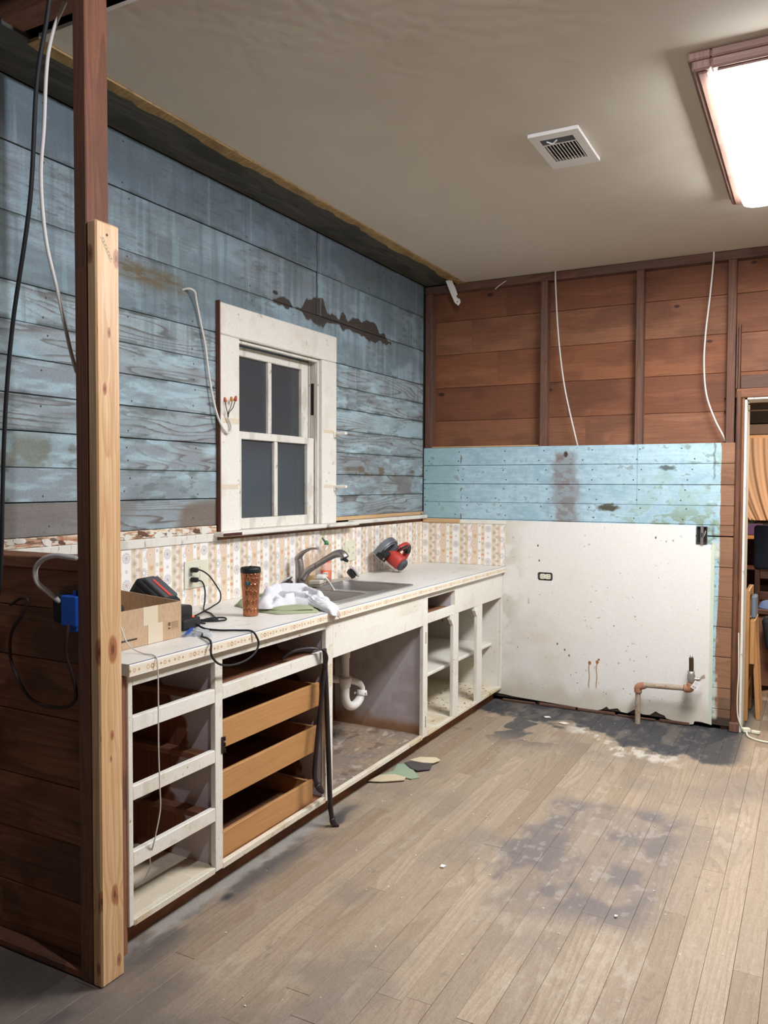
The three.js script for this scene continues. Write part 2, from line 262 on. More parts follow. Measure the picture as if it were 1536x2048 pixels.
const paintTex = tex(1024, 1024, (u, v, c) => {      // cream gloss paint with scuffs, 1 m tile
  const x = u, y = v, n = fbm(x * 5, y * 5), n3 = fbm(x * 40, y * 30, 3); set(c, 229, 226, 214); blend(c, 214, 204, 182, .45 * ss(.52, .75, n)); blend(c, 236, 233, 224, .4 * ss(.5, .3, n));
  blend(c, 196, 180, 150, .4 * ss(.78, .86, n3)); blend(c, 130, 116, 96, .7 * ss(.93, .97, noise(x * 90, y * 60)) * ss(.45, .6, n)); mul(c, .97 + .06 * noise(x * 300, y * 300));
});
const dirtyPaintTex = tex(512, 512, (u, v, c) => {   // lower rails, grubby and chipped
  const n = fbm(u * 6, v * 6), n3 = fbm(u * 30, v * 30, 3); set(c, 220, 212, 192); blend(c, 196, 176, 136, .6 * ss(.45, .7, n)); blend(c, 140, 108, 72, .7 * ss(.68, .8, n3) * ss(.45, .62, n)); mul(c, .96 + .08 * noise(u * 200, v * 200));
});
const trimTex = tex(512, 512, (u, v, c) => {         // white window paint
  const n = fbm(u * 7, v * 7), n3 = fbm(u * 34, v * 34, 3); set(c, 232, 229, 219); blend(c, 216, 208, 190, .5 * ss(.5, .75, n)); blend(c, 170, 152, 126, .5 * ss(.80, .86, n3)); mul(c, .97 + .05 * noise(u * 200, v * 200));
});
const flakeTex = tex(512, 512, (u, v, c) => {        // flaked sash paint, wood grey showing
  const n = fbm(u * 10, v * 4), n3 = fbm(u * 60, v * 18, 3); set(c, 222, 219, 208); blend(c, 190, 184, 172, .6 * ss(.52, .7, n)); blend(c, 128, 116, 100, .65 * ss(.76, .86, n3));
});
const ceilTex = tex(1024, 512, (u, v, c) => { const n = fbm(u * 5, v * 4), n2 = fbm(u * 24, v * 18, 3); set(c, 206, 198, 183); blend(c, 194, 184, 164, .6 * ss(.4, .7, n)); blend(c, 214, 207, 192, .4 * ss(.55, .7, n2)); });
const ceilBump = tex(512, 512, (u, v, c) => { const k = 255 * (.5 * fbm(u * 60, v * 60, 3) + .5 * noise(u * 190, v * 190)); set(c, k, k, k); }, false);
const laminateTex = tex(1024, 512, (u, v, c) => { const n = fbm(u * 6, v * 6), s = noise(u * 400, v * 200); set(c, 224, 221, 213); blend(c, 206, 200, 186, .5 * ss(.5, .72, n)); blend(c, 186, 176, 160, .5 * ss(.8, .95, s)); blend(c, 176, 164, 144, .4 * ss(.74, .84, fbm(u * 30, v * 30, 3))); });
const PXS = 1.98, PYS = 1.25;
const panelTex = tex(1024, 1024, (u, v, c) => {
  const x = u * PXS, y = v * PYS, n1 = fbm(x * 2.2, y * 2.4), n2 = fbm(x * 9, y * 9, 4), n3 = fbm(x * 40, y * 40, 3);
  set(c, 228, 226, 219); blend(c, 212, 204, 184, .7 * ss(.42, .68, n1) * ss(1.35, .8, x)); blend(c, 186, 178, 152, .7 * ss(.45, .68, n2) * ss(.75, .62, x + (n1 - .5) * .3)); blend(c, 232, 230, 224, .4 * ss(.5, .7, n2));
  blend(c, 190, 178, 150, .5 * ss(.22, .04, y + (n2 - .5) * .2)); blend(c, 150, 138, 116, .5 * ss(.76, .84, n3) * ss(.5, .65, n2)); blend(c, 90, 82, 74, .8 * ss(.86, .93, noise(x * 22 + 3, y * 22)) * ss(.84, .92, noise(x * 120, y * 120)));
  for (const [dx, y0, y1] of [[1.213, .325, .145], [1.262, .335, .15]]) { blend(c, 150, 84, 44, .9 * ss(.012, .007, Math.hypot(x - dx - .003, (y - y0) * .8))); const wv = Math.abs(x - dx - .002 * Math.sin(y * 60)); blend(c, 156, 110, 74, .8 * ss(.0045, .002, wv) * ss(y1, y1 + .03, y) * ss(y0 + .005, y0, y)); }
  blend(c, 140, 80, 44, .9 * ss(.009, .005, Math.hypot(x - 1.275, y - .352))); for (const [a, b] of [[1.05, .395], [1.0, .43], [1.08, .36], [.86, 1.08], [.87, .98], [1.62, 1.16]]) blend(c, 64, 58, 44, .9 * ss(.008, .004, Math.hypot((x - a) * 1.3, (y - b) * .8)));
  blend(c, 196, 210, 184, .8 * ss(1.942, 1.948, x)); mul(c, .975 + .05 * noise(x * 300, y * 300));
});
const lavTex = tex(512, 512, (u, v, c) => {          // sink bay divider: grey paint, rust at the bottom (x 0..0.62, y 0..0.9)
  const x = u * .62, y = v * .9, n = fbm(x * 9, y * 9), n3 = fbm(x * 70, y * 70, 3); set(c, 198, 192, 194); blend(c, 182, 172, 173, ss(.45, .7, n)); blend(c, 128, 120, 120, .5 * ss(.84, .9, n3)); blend(c, 150, 104, 66, .85 * ss(.2, .11, y + (n - .5) * .12));
});
const halfPaintTex = tex(512, 512, (u, v, c) => {    // drawer bay divider: overspray at the front, bare wood behind (x 0..0.62, y 0..0.9)
  const x = u * .62, y = v * .9, n = fbm(x * 8, y * 6), r = ring(y, x, 5); set(c, 132, 82, 54); blend(c, 92, 54, 36, .5 * r); const p = ss(.40, .43, x + (n - .5) * .26 + .05 * Math.sin(y * 19)); blend(c, 206, 200, 208, p * .95);
});
const bayFloorTex = tex(512, 512, (u, v, c) => { const n = fbm(u * 4, v * 6), n2 = fbm(u * 16, v * 16, 4); set(c, 160, 134, 108); blend(c, 124, 114, 104, .9 * ss(.3, .6, n * .4 + n2 * .2 + .4 * fbm(u * 40, v * 60, 3))); blend(c, 196, 184, 162, .6 * ss(.64, .76, n2)); blend(c, 96, 78, 64, .6 * ss(.64, .74, fbm(u * 9 + 8, v * 12, 3))); });
const bareFloorTex = tex(512, 512, (u, v, c) => { const n = fbm(u * 6, v * 3); set(c, 212, 200, 174); blend(c, 182, 148, 104, .9 * ss(.42, .6, n + (u - .5) * .9)); blend(c, 226, 218, 200, .6 * ss(.55, .7, fbm(u * 20, v * 12, 3))); });
const cardTex = tex(256, 256, (u, v, c) => { const n = fbm(u * 8, v * 8); set(c, 192, 164, 132); blend(c, 178, 148, 116, n * .6); mul(c, .95 + .1 * noise(u * 128, v * 30)); });
const rustTex = tex(256, 256, (u, v, c) => { const n = fbm(u * 8, v * 8), n3 = fbm(u * 30, v * 30, 3); set(c, 164, 148, 128); blend(c, 140, 108, 82, .7 * ss(.5, .68, n)); blend(c, 196, 180, 160, .6 * ss(.55, .7, n3)); });
const clothTex = tex(256, 256, (u, v, c) => { const k = 208 + 14 * noise(u * 128, v * 128) - 10 * fbm(u * 6, v * 6); set(c, k, k, k + 3); });
const wallpaperTex = canvasTex(1024, 480, (g, w, h) => {   // one repeat is 0.24 m x 0.1125 m
  const X = (q) => (q - 185) / 560 * w, band = (a, b, col) => { g.fillStyle = col; g.fillRect(X(a), 0, X(b) - X(a), h); };
  g.fillStyle = '#f4f1ec'; g.fillRect(0, 0, w, h);
  band(305, 358, '#e2d3ba'); band(358, 405, '#f2eae0'); band(405, 457, '#e3cfb4'); band(525, 632, '#e4d0b3'); band(685, 745, '#e7d6bd');
  const daisy = (q, y, r0, r1, n, col, lw, ph = 0) => { g.strokeStyle = col; g.lineWidth = lw; for (let k = 0; k < n; k++) { const a = (k + ph) / n * Math.PI * 2, dx = Math.cos(a), dy = Math.sin(a); for (const oy of [-h, 0, h]) { g.beginPath(); g.moveTo(X(q) + dx * r0, y + oy + dy * r0); g.lineTo(X(q) + dx * r1, y + oy + dy * r1); g.stroke(); } } };
  const disc = (q, y, r, col, ry = r) => { g.fillStyle = col; for (const oy of [-h, 0, h]) { g.beginPath(); g.ellipse(X(q), y + oy, r, ry, 0, 0, 7); g.fill(); } };
  daisy(245, h * .5, 62, 104, 18, '#5c5f66', 8); daisy(245, h * .5, 18, 58, 12, '#b7989c', 9); disc(245, h * .5, 12, '#8d6f74'); daisy(245, h * .0, 10, 34, 10, '#c9b2b0', 8);
  for (const y of [.2, .72]) { daisy(352, h * y, 14, 84, 16, '#a89a80', 7, .5); disc(352, h * y, 10, '#8f8668'); daisy(408, h * (y + .26), 10, 60, 12, '#b58c6a', 6); daisy(378, h * (y + .25), 8, 46, 10, '#b4a0a0', 6); }
  daisy(476, h * .12, 30, 92, 14, '#777b80', 7); daisy(498, h * .62, 22, 60, 12, '#c0a8a4', 7);
  disc(562, h * .45, 112, '#dec6b0', 118); daisy(562, h * .45, 20, 112, 22, '#eee0cd', 6); disc(562, h * .45, 12, '#b98f6e');
  g.fillStyle = '#dda480'; for (let k = 0; k < 5; k++) { g.fillRect(X(532 + k * 3), h * (.86 + k * .025), X(620) - X(532) - k * 14, 5); }
  daisy(578, h * .98, 10, 50, 14, '#c29a74', 6); daisy(658, h * .32, 8, 34, 10, '#8f9496', 6); daisy(658, h * .86, 10, 46, 12, '#b9ab94', 6); disc(650, h * .1, 8, '#7a5a52'); daisy(712, h * .82, 10, 44, 12, '#b08e68', 6); daisy(712, h * .4, 8, 40, 12, '#b79a78', 6);
  g.fillStyle = '#dfa27e'; g.fillRect(X(690), h * .02, X(738) - X(690), h * .14);
});
const bandTex = canvasTex(1024, 192, (g, w, h) => {         // printed counter edge, 0.2 m x 0.038 m
  g.fillStyle = '#e9dfc9'; g.fillRect(0, 0, w, h); g.fillStyle = '#f1ece0'; g.fillRect(0, 0, w, 34); g.fillRect(0, h - 26, w, 26);
  const ringf = (x, r, n, col, lw) => { g.strokeStyle = col; g.lineWidth = lw; for (let k = 0; k < n; k++) { const a = k / n * Math.PI * 2; g.beginPath(); g.moveTo(x + Math.cos(a) * r * .45, 98 + Math.sin(a) * r * .45); g.lineTo(x + Math.cos(a) * r, 98 + Math.sin(a) * r); g.stroke(); } };
  ringf(90, 44, 12, '#c79a6a', 9); ringf(190, 44, 10, '#a8703f', 14); ringf(290, 44, 12, '#c79a6a', 9);
  const plus = (x) => { g.fillStyle = '#b5824f'; g.fillRect(x - 26, 91, 52, 14); g.fillRect(x - 7, 72, 14, 52); };
  plus(385); g.strokeStyle = '#b5824f'; g.lineWidth = 14; ringf(478, 36, 8, '#b5824f', 12); plus(580); plus(720); ringf(813, 36, 8, '#b5824f', 12); plus(915);
});

// ---------------------------------------------------------------- materials
const M = {
  floor: std({ map: floorTex, roughness: .62 }), left: std({ map: leftTex, roughness: .75 }), back: std({ map: backTex, roughness: .7 }),
  brownBack: std({ map: T.brownBack, roughness: .75 }), stud: std({ map: T.stud, roughness: .85 }), post: std({ map: T.post, roughness: .8 }), pine: std({ map: T.pine, roughness: .5 }), lumber: std({ map: lumberTex, roughness: .45 }),
  partition: std({ map: T.partition, roughness: .8 }), tray: std({ map: T.tray, roughness: .5 }), cabRaw: std({ map: T.cabRaw, roughness: .7 }), soffit: std({ map: T.soffit, roughness: .9 }), casing: std({ map: T.casing, roughness: .6 }),
  paint: std({ map: paintTex, roughness: .45 }), dirty: std({ map: dirtyPaintTex, roughness: .6 }), trim: std({ map: trimTex, roughness: .45 }), flake: std({ map: flakeTex, roughness: .8 }),
  ceil: std({ map: ceilTex, roughness: .9, bumpMap: ceilBump, bumpScale: .002 }), lam: std({ map: laminateTex, roughness: .38 }), panel: std({ map: panelTex, roughness: .42 }),
  lav: std({ map: lavTex, roughness: .7 }), half: std({ map: halfPaintTex, roughness: .7 }), bayFloor: std({ map: bayFloorTex, roughness: .8 }), bareFloor: std({ map: bareFloorTex, roughness: .7 }),
  card: std({ map: cardTex, roughness: .85 }), tape: std({ color: '#d6c8ae', roughness: .6 }), rust: std({ map: rustTex, roughness: .8, metalness: .1 }), cloth: phy({ map: clothTex, roughness: .95, sheen: .3 }), green: phy({ color: '#9aa280', roughness: .95, sheen: .3 }),
  wallpaper: std({ map: wallpaperTex, roughness: .4 }), band: std({ map: bandTex, roughness: .4 }),
  steel: std({ color: '#b4b2b0', roughness: .36, metalness: .9 }), bowl: std({ color: '#b2afac', roughness: .4, metalness: .85 }), pewter: std({ color: '#a39d9b', roughness: .32, metalness: .85 }), chrome: std({ color: '#d2d2d4', roughness: .28, metalness: .9 }),
  black: std({ color: '#161618', roughness: .5 }), rubber: std({ color: '#1b1b1d', roughness: .7 }), iron: std({ color: '#3b3334', roughness: .42, metalness: .55 }), greyPl: std({ color: '#4b4d50', roughness: .55 }), alu: std({ color: '#7f858b', roughness: .42, metalness: .5 }),
  red: std({ color: '#b8392f', roughness: .45 }), stripeRed: std({ color: '#d0453c', roughness: .5 }), white: std({ color: '#e6e4df', roughness: .5 }), pvc: std({ color: '#e4e2da', roughness: .4 }), cable: std({ color: '#d9d5cd', roughness: .6 }), brownCord: std({ color: '#3a2620', roughness: .7 }), ivory: std({ color: '#dedcc6', roughness: .45 }),  // second red is the brighter one of the battery pack stripe
  blue: std({ color: '#1f5fd0', roughness: .45 }), dark: std({ color: '#1d1816', roughness: .9 }), attic: std({ color: '#3a2a22', roughness: .95 }), kick: std({ map: T.cabRaw, color: '#efe2c6', roughness: .85 }), room: std({ color: '#6b5a4a', roughness: .9 }), darkMetal: std({ color: '#4a4340', roughness: .6, metalness: .4 }),
};
M.band.map.repeat.set(1, 1);

// ---------------------------------------------------------------- floor
{
  const f = struct('floor', 'worn bare wooden strip floor with grey glue and black mastic stains', 'floor');
  part('subfloor', cbox(-.3, 4.9, -.12, -.022, -3.6, 8.2, 0), M.dark, f);
  const rest = [];
  for (let c = 0; c < 43; c++) {
    const e = floorCols[c], x0 = FX0 + c * FW, x1 = x0 + FW;
    for (let k = 0; k < e.length - 1; k++) {
      const lift = rnd(-.0008, .0004), g = cbox(x0 + .0004, x1 - .0004, -.02, lift, e[k] + .0005, e[k + 1] - .0005, .0009, floorUV), zm = e[k + 1];
      const seen = (x1 > .52 && x0 < 2.47 && e[k] < 4.0) || (x1 > .1 && x0 < .7 && zm > 3.5);
      if (seen) part('floor_plank', g, M.floor, f); else rest.push(g);
    }
  }
  const coarse = (x0, x1, z0, z1) => { for (let x = x0; x < x1 - .01; x += FW) rest.push(cbox(x + .0006, x + FW - .0006, -.02, 0, z0, z1, .0012, (a, b, d) => [(a - FX0) / FXS, (d - FZ0) / FZS * .9 + rint(fl(x * 100)) * .2])); };
  coarse(FX0 + 43 * FW, 4.8, -.35, 8); coarse(FX0, FX0 + 43 * FW, FZ0 + FZS, 8); coarse(.4, 3.9, -3.4, -.352);
  const o = part('floor_planks_out_of_view', mergeGeometries(rest), M.floor, f); o.userData.kind = 'stuff';
}
// ---------------------------------------------------------------- left wall
const wallL = struct('wall_left', 'weathered blue painted plank wall around the small white window', 'wall');
{
  const core = [cbox(-.17, -.022, -.1, 1.245, -.2, 8.1, 0), cbox(-.17, -.022, 2.2, 3.3, -.2, 8.1, 0), cbox(-.17, -.022, 1.245, 2.2, 2.14, 8.1, 0), cbox(-.17, -.022, 1.245, 2.2, -.2, 1.385, 0)];
  part('sheathing', mergeGeometries(core), M.dark, wallL);
  leftRows.forEach((y0, i) => {
    if (i === leftRows.length - 1) return; const y1 = leftRows[i + 1], spans = i >= 8 ? [[.002, 1.405], [1.408, 3.72]] : i < 7 ? [[.002, 1.245], [2.262, 3.72]] : [[.002, 3.72]];
    for (const [a, b] of spans) part('board', cbox(-.022, rnd(-.0025, .0006), y0 + rnd(.001, .0028), y1 - rnd(.0006, .002), a, b, .0016, leftUV), M.left, wallL);
  });
  const near = []; for (let y = -.02; y < 3.2; y += .23) near.push(cbox(-.022, 0, y, y + .228, 3.724, 8, .002, leftUV)); part('boards_beside_camera', mergeGeometries(near), M.left, wallL).userData.kind = 'stuff';
  // printed hardboard backsplash and the strips above it
  part('backsplash_panel', cbox(-.002, .005, .93, 1.222, .006, 3.47, .001, (x, y, z) => [-z / .24, y / .1125]), M.wallpaper, wallL, 'floral striped wallpaper backsplash');
  part('lower_lining', cbox(-.022, -.002, 0, 1.245, .0, 3.72, 0), M.cabRaw, wallL);
  const patch = std({ map: tex(1024, 64, (u, v, c) => { const n = fbm(u * 26, v * 3), n2 = fbm(u * 70 + 4, v * 6, 3); set(c, 222, 214, 200); blend(c, 172, 128, 96, .8 * ss(.5, .62, n)); blend(c, 178, 92, 58, .7 * ss(.66, .74, n2)); blend(c, 96, 74, 58, .8 * ss(.62, .7, fbm(u * 40 + 9, v * 5, 3))); blend(c, 232, 212, 178, .6 * ss(.5, .62, fbm(u * 12 + 30, v * 2, 3))); }), roughness: .85 });
  const stripUV = (x, y, z) => [z / 1.3, (y - 1.257) / .035];
  part('patched_strip', cbox(0, .006, 1.257, 1.293, 2.285, 3.6, .002, stripUV), patch, wallL, 'patchy red and white strip of old plaster edge');
  part('white_strip', cbox(0, .011, 1.217, 1.256, 2.285, 3.6, .003, planar(.7)), M.flake, wallL);
  // ragged bits of plaster left on the strip
  const ragged = (r, n = 9) => { const P = []; for (let k = 0; k < n; k++) { const a = k / n * Math.PI * 2, q = r * rnd(.45, 1.1); P.push([Math.cos(a) * q * 1.7, Math.sin(a) * q * .8]); } return P; };
  for (let k = 0; k < 14; k++) { const z = 2.34 + k * .09 + rnd(-.04, .04); part('plaster_flake', flatUV(at(extr(ragged(rnd(.012, .026)), .002, .0008), .0055, 1.268 + rnd(-.012, .016), z, 0, Math.PI / 2, rnd(-.3, .3)), planar(.3, [rnd(), rnd()])), k % 4 === 1 ? M.stud : M.flake, wallL); }
  part('bare_strip', cbox(0, .009, 1.272, 1.294, .004, 1.22, .002, grain('z')), M.pine, wallL); part('white_ledge', cbox(0, .045, 1.246, 1.27, .012, 1.06, .004, planar(.7)), M.flake, wallL);
  part('corner_bead', cbox(0, .008, .93, 2.9, -.002, .006, .002), M.dark, wallL);
}
// ---------------------------------------------------------------- back wall
const wallB = struct('wall_back', 'open stud wall with brown planks above a pale blue plank band and cream board', 'wall');
{
  part('sheathing', mergeGeometries([cbox(-.2, 2.12, -.1, 3.3, -.20, -.115, 0), cbox(2.12, 2.98, 2.02, 3.3, -.20, -.115, 0), cbox(2.98, 4.85, -.1, 3.3, -.20, -.115, 0)]), M.dark, wallB);
  const rows = [1.70, 1.943, 2.178, 2.415, 2.652, 2.91];
  const bb = [M.brownBack, std({ map: T.brownBack, roughness: .75, color: '#e9ddd4' }), std({ map: T.brownBack, roughness: .75, color: '#fff2e2' })];
  for (let i = 0; i < 5; i++) for (const [a, b, k] of [[.0, 2.03, i], [2.032, 3.3, i + 1]]) part('plank', cbox(a, b, Math.max(rows[i], a > 2 ? 2.02 : 0) + .001, rows[i + 1] - .001, -.113, -.092 + rnd(0, .002), .002, grain('x', 2.4, 1.4)), bb[k % 3], wallB);
  const rest = []; for (let y = 0; y < 2.9; y += .24) rest.push(cbox(3.302, 4.7, y, y + .238, -.113, -.09, .002, grain('x'))); for (let y = 0; y < 2; y += .24) rest.push(cbox(2.985, 3.3, y, y + .238, -.113, -.09, .002, grain('x'))); part('planks_out_of_view', mergeGeometries(rest), M.brownBack, wallB).userData.kind = 'stuff';
  for (const [a, b] of [[.002, .058], [.853, .9], [1.474, 1.52], [2.012, 2.058], [2.99, 3.04], [3.6, 3.65], [4.2, 4.25]]) part('stud', cbox(a, b, 0, 2.845, -.0915, -.021, .003, grain('y')), M.stud, wallB);
  part('top_plate', cbox(0, 4.7, 2.846, 2.898, -.0915, -.021, .003, grain('x')), M.stud, wallB);
  part('lath', cbox(.06, .845, 1.749, 1.757, -.09, -.022, .001, grain('x')), M.pine, wallB);
  for (let i = 0; i < backRows.length - 1; i++) part('board', cbox(.004, 2.068, backRows[i] + (i ? rnd(.0008, .002) : .025) + (i === 7 ? .003 : 0), backRows[i + 1] - rnd(.0006, .0016) - (i === 6 ? .002 : 0), -.0205, rnd(-.001, .0006), .0018, backUV), M.back, wallB);
  // cream hardboard sheet with a broken lower edge, a notch and an outlet hole
  const out = [[.004, .05]]; let x = .004; const low = [[.62, .046], [.70, .038], [.9, .03], [1.12, .022], [1.25, .012], [1.30, .03], [1.33, .052], [1.345, .036], [1.40, .05], [1.42, .03], [1.46, .026], [1.50, .052], [1.52, .062], [1.535, .04], [1.56, .032], [1.60, .034], [1.62, .05], [1.635, .062], [1.66, .05], [1.69, .042], [1.70, .026], [1.76, .016], [1.84, .008], [1.86, .012], [1.866, .032], [1.90, .034], [1.95, .026], [1.965, .022]];
  const g = extr([...out, ...low, [1.965, 1.128], [1.925, 1.128], [1.855, 1.128], [1.855, 1.243], [.004, 1.243]], .006, 0, [[[.868, .848], [.955, .848], [.963, .858], [.963, .893], [.955, .902], [.868, .902], [.86, .893], [.86, .858]]]);
  part('hardboard_sheet', flatUV(g, (a, b) => [a / PXS, b / PYS]), M.panel, wallB, 'cream painted hardboard sheet with rust drips');
  part('backsplash_panel', cbox(.006, .632, .93, 1.214, .0062, .010, .0008, (a, b) => [a / .24, b / .1125]), M.wallpaper, wallB, 'floral striped wallpaper backsplash');
  part('bare_trim', cbox(.006, .292, 1.216, 1.246, .0062, .017, .003, grain('x')), M.pine, wallB); part('cream_trim', cbox(.294, .634, 1.216, 1.243, .0062, .0095, .001, planar(.5)), M.paint, wallB);
  for (let k = 0; k < 5; k++) part('base_splinter', cbox(.62 + k * .26, .62 + k * .26 + rnd(.15, .25), .002, rnd(.012, .022), -.001, .012, .003, grain('x')), M.stud, wallB);
}
// ---------------------------------------------------------------- doorway
{
  const d = struct('door_1', 'plain brown doorway frame with a chipped white inner edge', 'doorway');
  part('side_casing', cbox(2.070, 2.102, .0, 2.06, -.06, .012, .008, grain('y')), M.casing, d); part('plinth_block', cbox(2.064, 2.12, 0, .06, -.04, .03, .006, grain('y')), M.stud, d);
  part('jamb_edge', cbox(2.1025, 2.117, .0, 2.01, -.1, .004, .003, grain('y')), M.brownBack, d); part('white_jamb', cbox(2.1175, 2.131, 0, 2.0, -.22, .006, .002, planar(.5)), M.flake, d);
  part('head_casing', cbox(2.07, 3.02, 2.012, 2.066, -.06, .010, .005, grain('x')), M.brownBack, d); part('head_jamb', cbox(2.131, 2.95, 2.0, 2.011, -.22, .006, .002, planar(.5)), M.flake, d);
  part('header_board', cbox(2.089, 3.02, 2.07, 2.15, -.09, -.03, .004, grain('x')), M.stud, d); part('side_strip', cbox(2.063, 2.0725, 2.07, 2.44, -.09, -.024, .002, grain('y')), M.stud, d); part('side_strip', cbox(2.0745, 2.0855, 2.07, 2.46, -.09, -.03, .002, grain('y')), M.casing, d);
  part('far_jamb', cbox(2.95, 2.975, 0, 2.011, -.22, .006, .002, planar(.5)), M.flake, d); part('far_casing', cbox(2.976, 3.02, 0, 2.06, -.06, .012, .006, grain('y')), M.casing, d);
}
// ---------------------------------------------------------------- ceiling, soffit, beams, outer shell
{
  const c = struct('ceiling', 'textured off-white kitchen ceiling sheet', 'ceiling');
  part('sheet', cbox(.304, 4.75, 2.9, 2.913, -.115, 3.50, .001, planar(5.5)), M.ceil, c);
  const rag = [[.252, 3.5]]; for (let z = 3.46; z > -.1; z -= .045) rag.push([.248 + .03 * (noise(z * 7, 2) - .5) + .022 * (noise(z * 21, 5) - .5), z]); rag.push([.252, -.1], [.3035, -.1], [.3035, 3.5]);
  const rg = extr(rag.map(([x, z]) => [x, -z]), .011); rg.rotateX(-Math.PI / 2); rg.translate(0, 2.893, 0);
  part('raw_edge_strip', flatUV(rg, planar(.6)), std({ map: woodTex(512, 256, [172, 142, 92], [128, 98, 60], [196, 172, 126], { sd: 41, dirt: .5, dirtC: [120, 92, 58] }), roughness: .9 }), c, 'torn yellowed edge of the ceiling sheet');
  const t = struct('trim_1', 'dark unpainted soffit boards between ceiling edge and blue wall', 'soffit');
  part('soffit_board', cbox(0, .128, 2.906, 2.925, -.1, 3.6, .002, grain('z')), M.soffit, t); part('soffit_board', cbox(.13, .262, 2.904, 2.925, -.1, 3.6, .002, grain('z')), M.soffit, t);
  const b = struct('trim_2', 'dark header beam over the removed wall at the ceiling edge', 'beam');
  part('beam_face', cbox(0, 4.75, 2.916, 3.09, 3.52, 3.60, .004, grain('x')), M.post, b); part('beam_joist', cbox(0, 4.75, 2.94, 3.12, 3.66, 3.72, .004, grain('x')), M.post, b);
  const a = struct('ceiling_2', 'dark bare boards high above the near room', 'ceiling'); part('attic_boards', cbox(-.1, 4.8, 3.25, 3.35, -.2, 8.1, 0), M.attic, a);
  const r = struct('wall_right', 'plain wall on the far side of the kitchen', 'wall'); part('plaster', cbox(4.4, 4.6, -.1, 3.3, -.2, 8.1, 0), M.room, r);
  const n = struct('wall_front', 'plain wall behind the camera', 'wall'); part('plaster', cbox(-.2, 4.9, -.1, 3.3, 6.5, 6.7, 0), M.room, n);
  // shell of the next room, seen through the doorway
  const s = struct('wall_far_room', 'dim walls and ceiling of the room beyond the doorway', 'wall');
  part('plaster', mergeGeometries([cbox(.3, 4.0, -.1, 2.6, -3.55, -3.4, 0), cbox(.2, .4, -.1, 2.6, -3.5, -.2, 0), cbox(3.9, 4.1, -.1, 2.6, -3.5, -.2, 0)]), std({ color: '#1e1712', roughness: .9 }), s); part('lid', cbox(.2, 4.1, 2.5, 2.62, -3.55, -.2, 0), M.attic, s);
}
// ---------------------------------------------------------------- partition stub, post and new lumber
{
  const p = struct('wall_partition', 'brown plank stub wall beside the cabinets, cut down to chest height', 'wall');
  part('core', cbox(0, .6, .0, 1.222, 3.485, 3.538, 0), M.dark, p); const rows = [.0, .19, .37, .55, .76, .938, 1.10, 1.223];
  for (let i = 0; i < rows.length - 1; i++) part('plank', cbox(.002, .584, rows[i] + .0012, rows[i + 1] - .0012, 3.5385, 3.558 + rnd(0, .002), .002, grain('x', 2.4, .9)), M.partition, p);
  part('cap_board', cbox(.002, .584, 1.224, 1.262, 3.46, 3.575, .004, grain('x')), M.partition, p); part('sole_strip', cbox(.002, .62, 0, .03, 3.562, 3.612, .006, grain('x')), M.partition, p);
  const o = thing('wall_post', 'dark reddish old stud rising to the beam behind the pale new lumber', 'post', [.611, 0, 3.573]);
  part('stud', cbox(.586, .637, .0, 2.915, 3.53, 3.615, .003, grain('y')), M.post, o); for (const [y, z] of [[2.5, 3.6], [1.2, 3.59], [.9, 3.6], [2.27, 3.58]]) part('nail', at(cyl(.0015, .0015, .02, 6), .58, y, z, 0, 0, Math.PI / 2), M.chrome, o);
  const l = thing('lumber_stud', 'pale new pine two-by-four standing against the dark post', 'lumber', [.657, 0, 3.573]);
  part('board', cbox(.638, .676, .0, 2.246, 3.527, 3.616, .005, (x, y, z, ax) => [ax === 0 ? (z - 3.527) / .089 : (x - .638) / .089, y / 2.25]), M.lumber, l);
  part('grade_stamp', at(new THREE.BoxGeometry(.0006, .075, .012), .6763, 2.17, 3.575, .55, 0, 0), std({ map: canvasTex(64, 256, (g, w, h) => { g.fillStyle = '#cdb48c'; g.fillRect(0, 0, w, h); g.fillStyle = '#6b6458'; for (let k = 0; k < 7; k++) { g.fillRect(14, 16 + k * 34, 34, 6); g.fillRect(k % 2 ? 14 : 38, 16 + k * 34, 8, 22); } }), roughness: .6 }), l, 'grey grade stamp');
  part('nail_head', at(cyl(.004, .004, .001, 12), .6762, 2.21, 3.575, 0, 0, Math.PI / 2), M.darkMetal, l);
}
